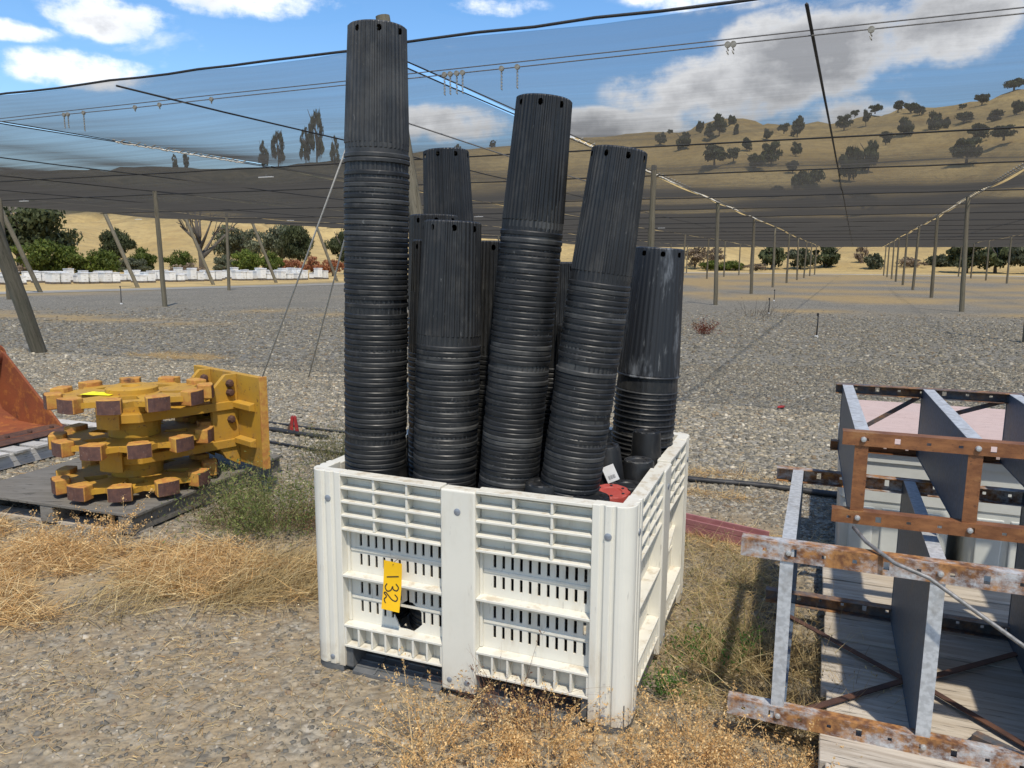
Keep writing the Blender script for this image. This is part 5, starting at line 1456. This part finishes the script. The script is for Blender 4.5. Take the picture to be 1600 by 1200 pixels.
patch('straw', 'matted golden straw in front of the plywood pallet', 21000, STRAW[:4] + [(-3.1, 3.9, .6, .4, 0)], (.05, .15), (.0025, .005), 1.25, 201, STRAWC, .25, zlift=.05)
patch('dry_grass', 'flattened dry grass between the pallet and the bin', 3800, [(-1.15, 3.50, .50, .26, 10), (-.92, 3.62, .38, .34, 0), (-1.5, 3.35, .5, .25, 15)], (.08, .24), (.002, .004), 1.2, 202, DRYC, .3, head=.25, spread=1.7, zlift=.03)
patch('dry_grass', 'tall dry grass along the shaded side of the bin', 3600, [(.90, 3.15, .22, .62, -22), (1.02, 2.85, .25, .35, 0), (1.10, 3.75, .3, .4, 0), (.75, 2.75, .12, .3, -22)], (.06, .22), (.002, .0038), .95, 203, DRYC + [(.22, .21, .07)], .35)
patch('dry_grass', 'sparse dry grass under the left end of the racks', 3200, [(1.08, 2.75, .25, .45, -20), (1.0, 2.45, .3, .2, 0)], (.08, .24), (.002, .004), .9, 204, DRYC + [(.16, .12, .06)], .35)
patch('litter', 'straw litter scattered on the soil round the bin', 9000, [(-.7, 2.5, 1.4, .7, 8), (.3, 2.15, 1.1, .45, 0), (-1.9, 2.9, 1.0, .5, 0), (.9, 2.4, .5, .5, 0), (-1.2, 4.1, .8, .5, 0)], (.02, .07), (.0015, .003), 1.45, 205, DRYC + STRAWC, .05)
patch('dry_grass', 'dry tufts in the gravel behind the racks and the hoses', 2600, [(1.45, 5.42, .5, .13, -20), (1.35, 4.95, .35, .08, -25), (1.2, 4.15, .3, .2, 0), (1.5, 3.95, .3, .2, 0)], (.04, .13), (.002, .004), 1.1, 206, STRAWC, .3)
patch('dry_grass', 'dry tufts behind the yellow wheels and the bucket', 4200, [(-4.2, 7.9, 1.5, .35, -10), (-3.3, 7.2, 1.0, .3, -10), (-3.0, 5.6, .5, .4, 0), (-5.3, 12.1, 1.0, .4, -20)], (.05, .14), (.003, .006), 1.0, 207, STRAWC, .3)


def weed(name, label, loc, n, h, spread, pal, seed, lw=(.0016, .003), leaf=.02, leaves=9, group=None, kind='plant', ltint=None, arch=.35, fat=.16):
    """a bushy weed: stems that branch and carry many small leaves or seed tufts"""
    g = np.random.default_rng(seed)
    roots = np.column_stack([loc[0] + g.normal(0, spread * .28, n), loc[1] + g.normal(0, spread * .28, n), np.zeros(n)])
    hd = np.arctan2(roots[:, 1] - loc[1], roots[:, 0] - loc[0]) + g.normal(0, .5, n)
    lean = np.abs(g.normal(.45, .30, n)); L = h * g.uniform(.5, 1.15, n); bend = g.uniform(0, arch, n)
    V, F, T = blades(roots, hd, lean, L, g.uniform(*lw, n), bend, pick(pal, n, g), 4, seed)
    t = thing(name, label, kind, (0, 0, 0), 0, group)
    link('stems', np_mesh('stems', V, F, M['straw'], T), t)
    C = V.reshape(n, 5, 2, 3).mean(2)                    # centre lines
    m = n * leaves; wi = np.repeat(np.arange(n), leaves); tt = g.uniform(.25, 1.0, m) * 4; i0 = np.minimum(tt.astype(int), 3); f = (tt - i0)[:, None]
    P = C[wi, i0] * (1 - f) + C[wi, i0 + 1] * f + g.normal(0, leaf * .5, (m, 3)); P[:, 2] = np.maximum(P[:, 2], .006)
    a = g.normal(size=(m, 3)); a[:, 2] += .5; a /= np.linalg.norm(a, axis=1)[:, None]; b = np.cross(a, g.normal(size=(m, 3))); b /= np.linalg.norm(b, axis=1)[:, None] + 1e-9
    sz = (leaf * g.uniform(.4, 1.1, m))[:, None]
    q = np.stack([P, P + a * sz * .5 + b * sz * fat, P + a * sz, P + a * sz * .5 - b * sz * fat], 1)
    TL = np.repeat(pick(ltint or pal, m, g, .35), 4, 0)
    link('leaves', np_mesh('leaves', q.reshape(-1, 3), np.arange(4 * m).reshape(m, 4), M['straw'], TL), t)
    return t


GRN = [(.15, .19, .05), (.22, .25, .075), (.28, .275, .11), (.17, .20, .065)]
weed('weed_bush', 'bushy green and brown weed between the pallet and the bin', (-1.36, 4.22), 400, .45, .38, GRN + [(.22, .165, .09)], 301, leaf=.026, leaves=14)
weed('weed_bush', 'brown dry weed leaning against the pallet edge', (-1.66, 4.32), 90, .24, .22, [(.26, .19, .105), (.20, .16, .08), (.15, .15, .06)], 302, leaf=.024, leaves=12)
weed('weed_bush', 'small green weed at the foot of the yellow plate', (-1.68, 4.62), 100, .34, .16, GRN, 303, leaf=.022, leaves=12)
weed('weed_bush', 'greyish weed behind the bin beside the tallest stack', (-1.30, 5.75), 260, .36, .40, [(.17, .17, .075), (.22, .19, .10), (.13, .14, .05)], 304, leaf=.024, leaves=12)
weed('weed_bush', 'low reddish brown weed behind the bin near the green weed', (-1.12, 4.35), 160, .24, .36, [(.30, .16, .09), (.24, .15, .08)], 305, leaf=.02, leaves=10)
weed('weed_bush', 'small red weed alone in the gravel under the cloth', (4.1, 16.5), 60, .38, .22, [(.22, .045, .03), (.17, .07, .03)], 306, lw=(.006, .01), leaf=.06, leaves=8)
weed('weed_bush', 'sprawling dead grey weed beside the far sprinkler', (7.1, 22.3), 60, .6, 1.2, [(.13, .11, .085)], 307, lw=(.008, .014), leaf=.04, leaves=3)
weed('weed_bush', 'green sprig growing beside the near bin corner', (.545, 2.56), 26, .15, .08, [(.06, .14, .025), (.09, .18, .035)], 308, leaf=.022, leaves=14)
weed('weed_bush', 'green leafy sprigs in the dry grass beside the bin', (.80, 2.78), 34, .20, .18, [(.06, .14, .025), (.09, .18, .035)], 309, leaf=.024, leaves=12)
# dried tumble weeds with fluffy seed tufts in the foreground
FLUFF = [(.72, .48, .21), (.78, .57, .29), (.60, .37, .15)]
SPOT = [('reddish brown dead weed against the bin front', (-.02, 2.36), 46, .34, .16, [(.17, .085, .05), (.22, .12, .07)], 401), ('golden fluffy dead weed in front of the bin middle', (.10, 2.28), 60, .20, .20, FLUFF, 402), ('golden fluffy dead weed below the middle bin post', (-.26, 2.22), 40, .30, .16, FLUFF, 403),
        ('golden fluffy dead weed at the near bin corner', (.40, 2.06), 60, .13, .26, FLUFF, 404), ('golden fluffy dead weed beyond the near bin corner', (.60, 2.24), 64, .22, .24, FLUFF, 405), ('low golden weed before the rack\'s rusty lower rail', (.80, 2.06), 56, .17, .26, FLUFF, 406),
        ('golden weed at the bottom edge under the bin', (.12, 2.03), 60, .16, .30, FLUFF, 407), ('sparse golden weed at the bottom edge, farthest from the racks', (-.12, 2.02), 36, .18, .22, FLUFF, 408)]
for lab, p, n_, h_, sp_, pal_, sd in SPOT: weed('dead_weed', lab, p, int(n_ * 1.5), h_, sp_, pal_, sd, lw=(.0018, .0032), leaf=.0115, leaves=7 if sd == 401 else 40, group='dead weeds in the foreground', arch=.55, fat=.26)
weed('dead_weed', 'dry weed stalk arching over the front edge of the plywood pallet', (-2.15, 4.0), 14, .34, .10, FLUFF, 420, leaf=.015, leaves=60, arch=.6, fat=.28)
weed('dead_weed', 'fluffy dry weed drooping at the front corner of the pallet', (-2.35, 3.95), 50, .22, .45, FLUFF, 421, leaf=.015, leaves=40, arch=.6, fat=.28)
weed('dead_weed', 'dry brown tangle under the rack end', (1.10, 2.62), 50, .24, .26, DRYC, 422, leaf=.016, leaves=10, arch=.6)
weed('dead_weed', 'dry weed between the bin and the red channel', (.98, 3.62), 60, .25, .35, DRYC, 423, leaf=.016, leaves=10, arch=.5)
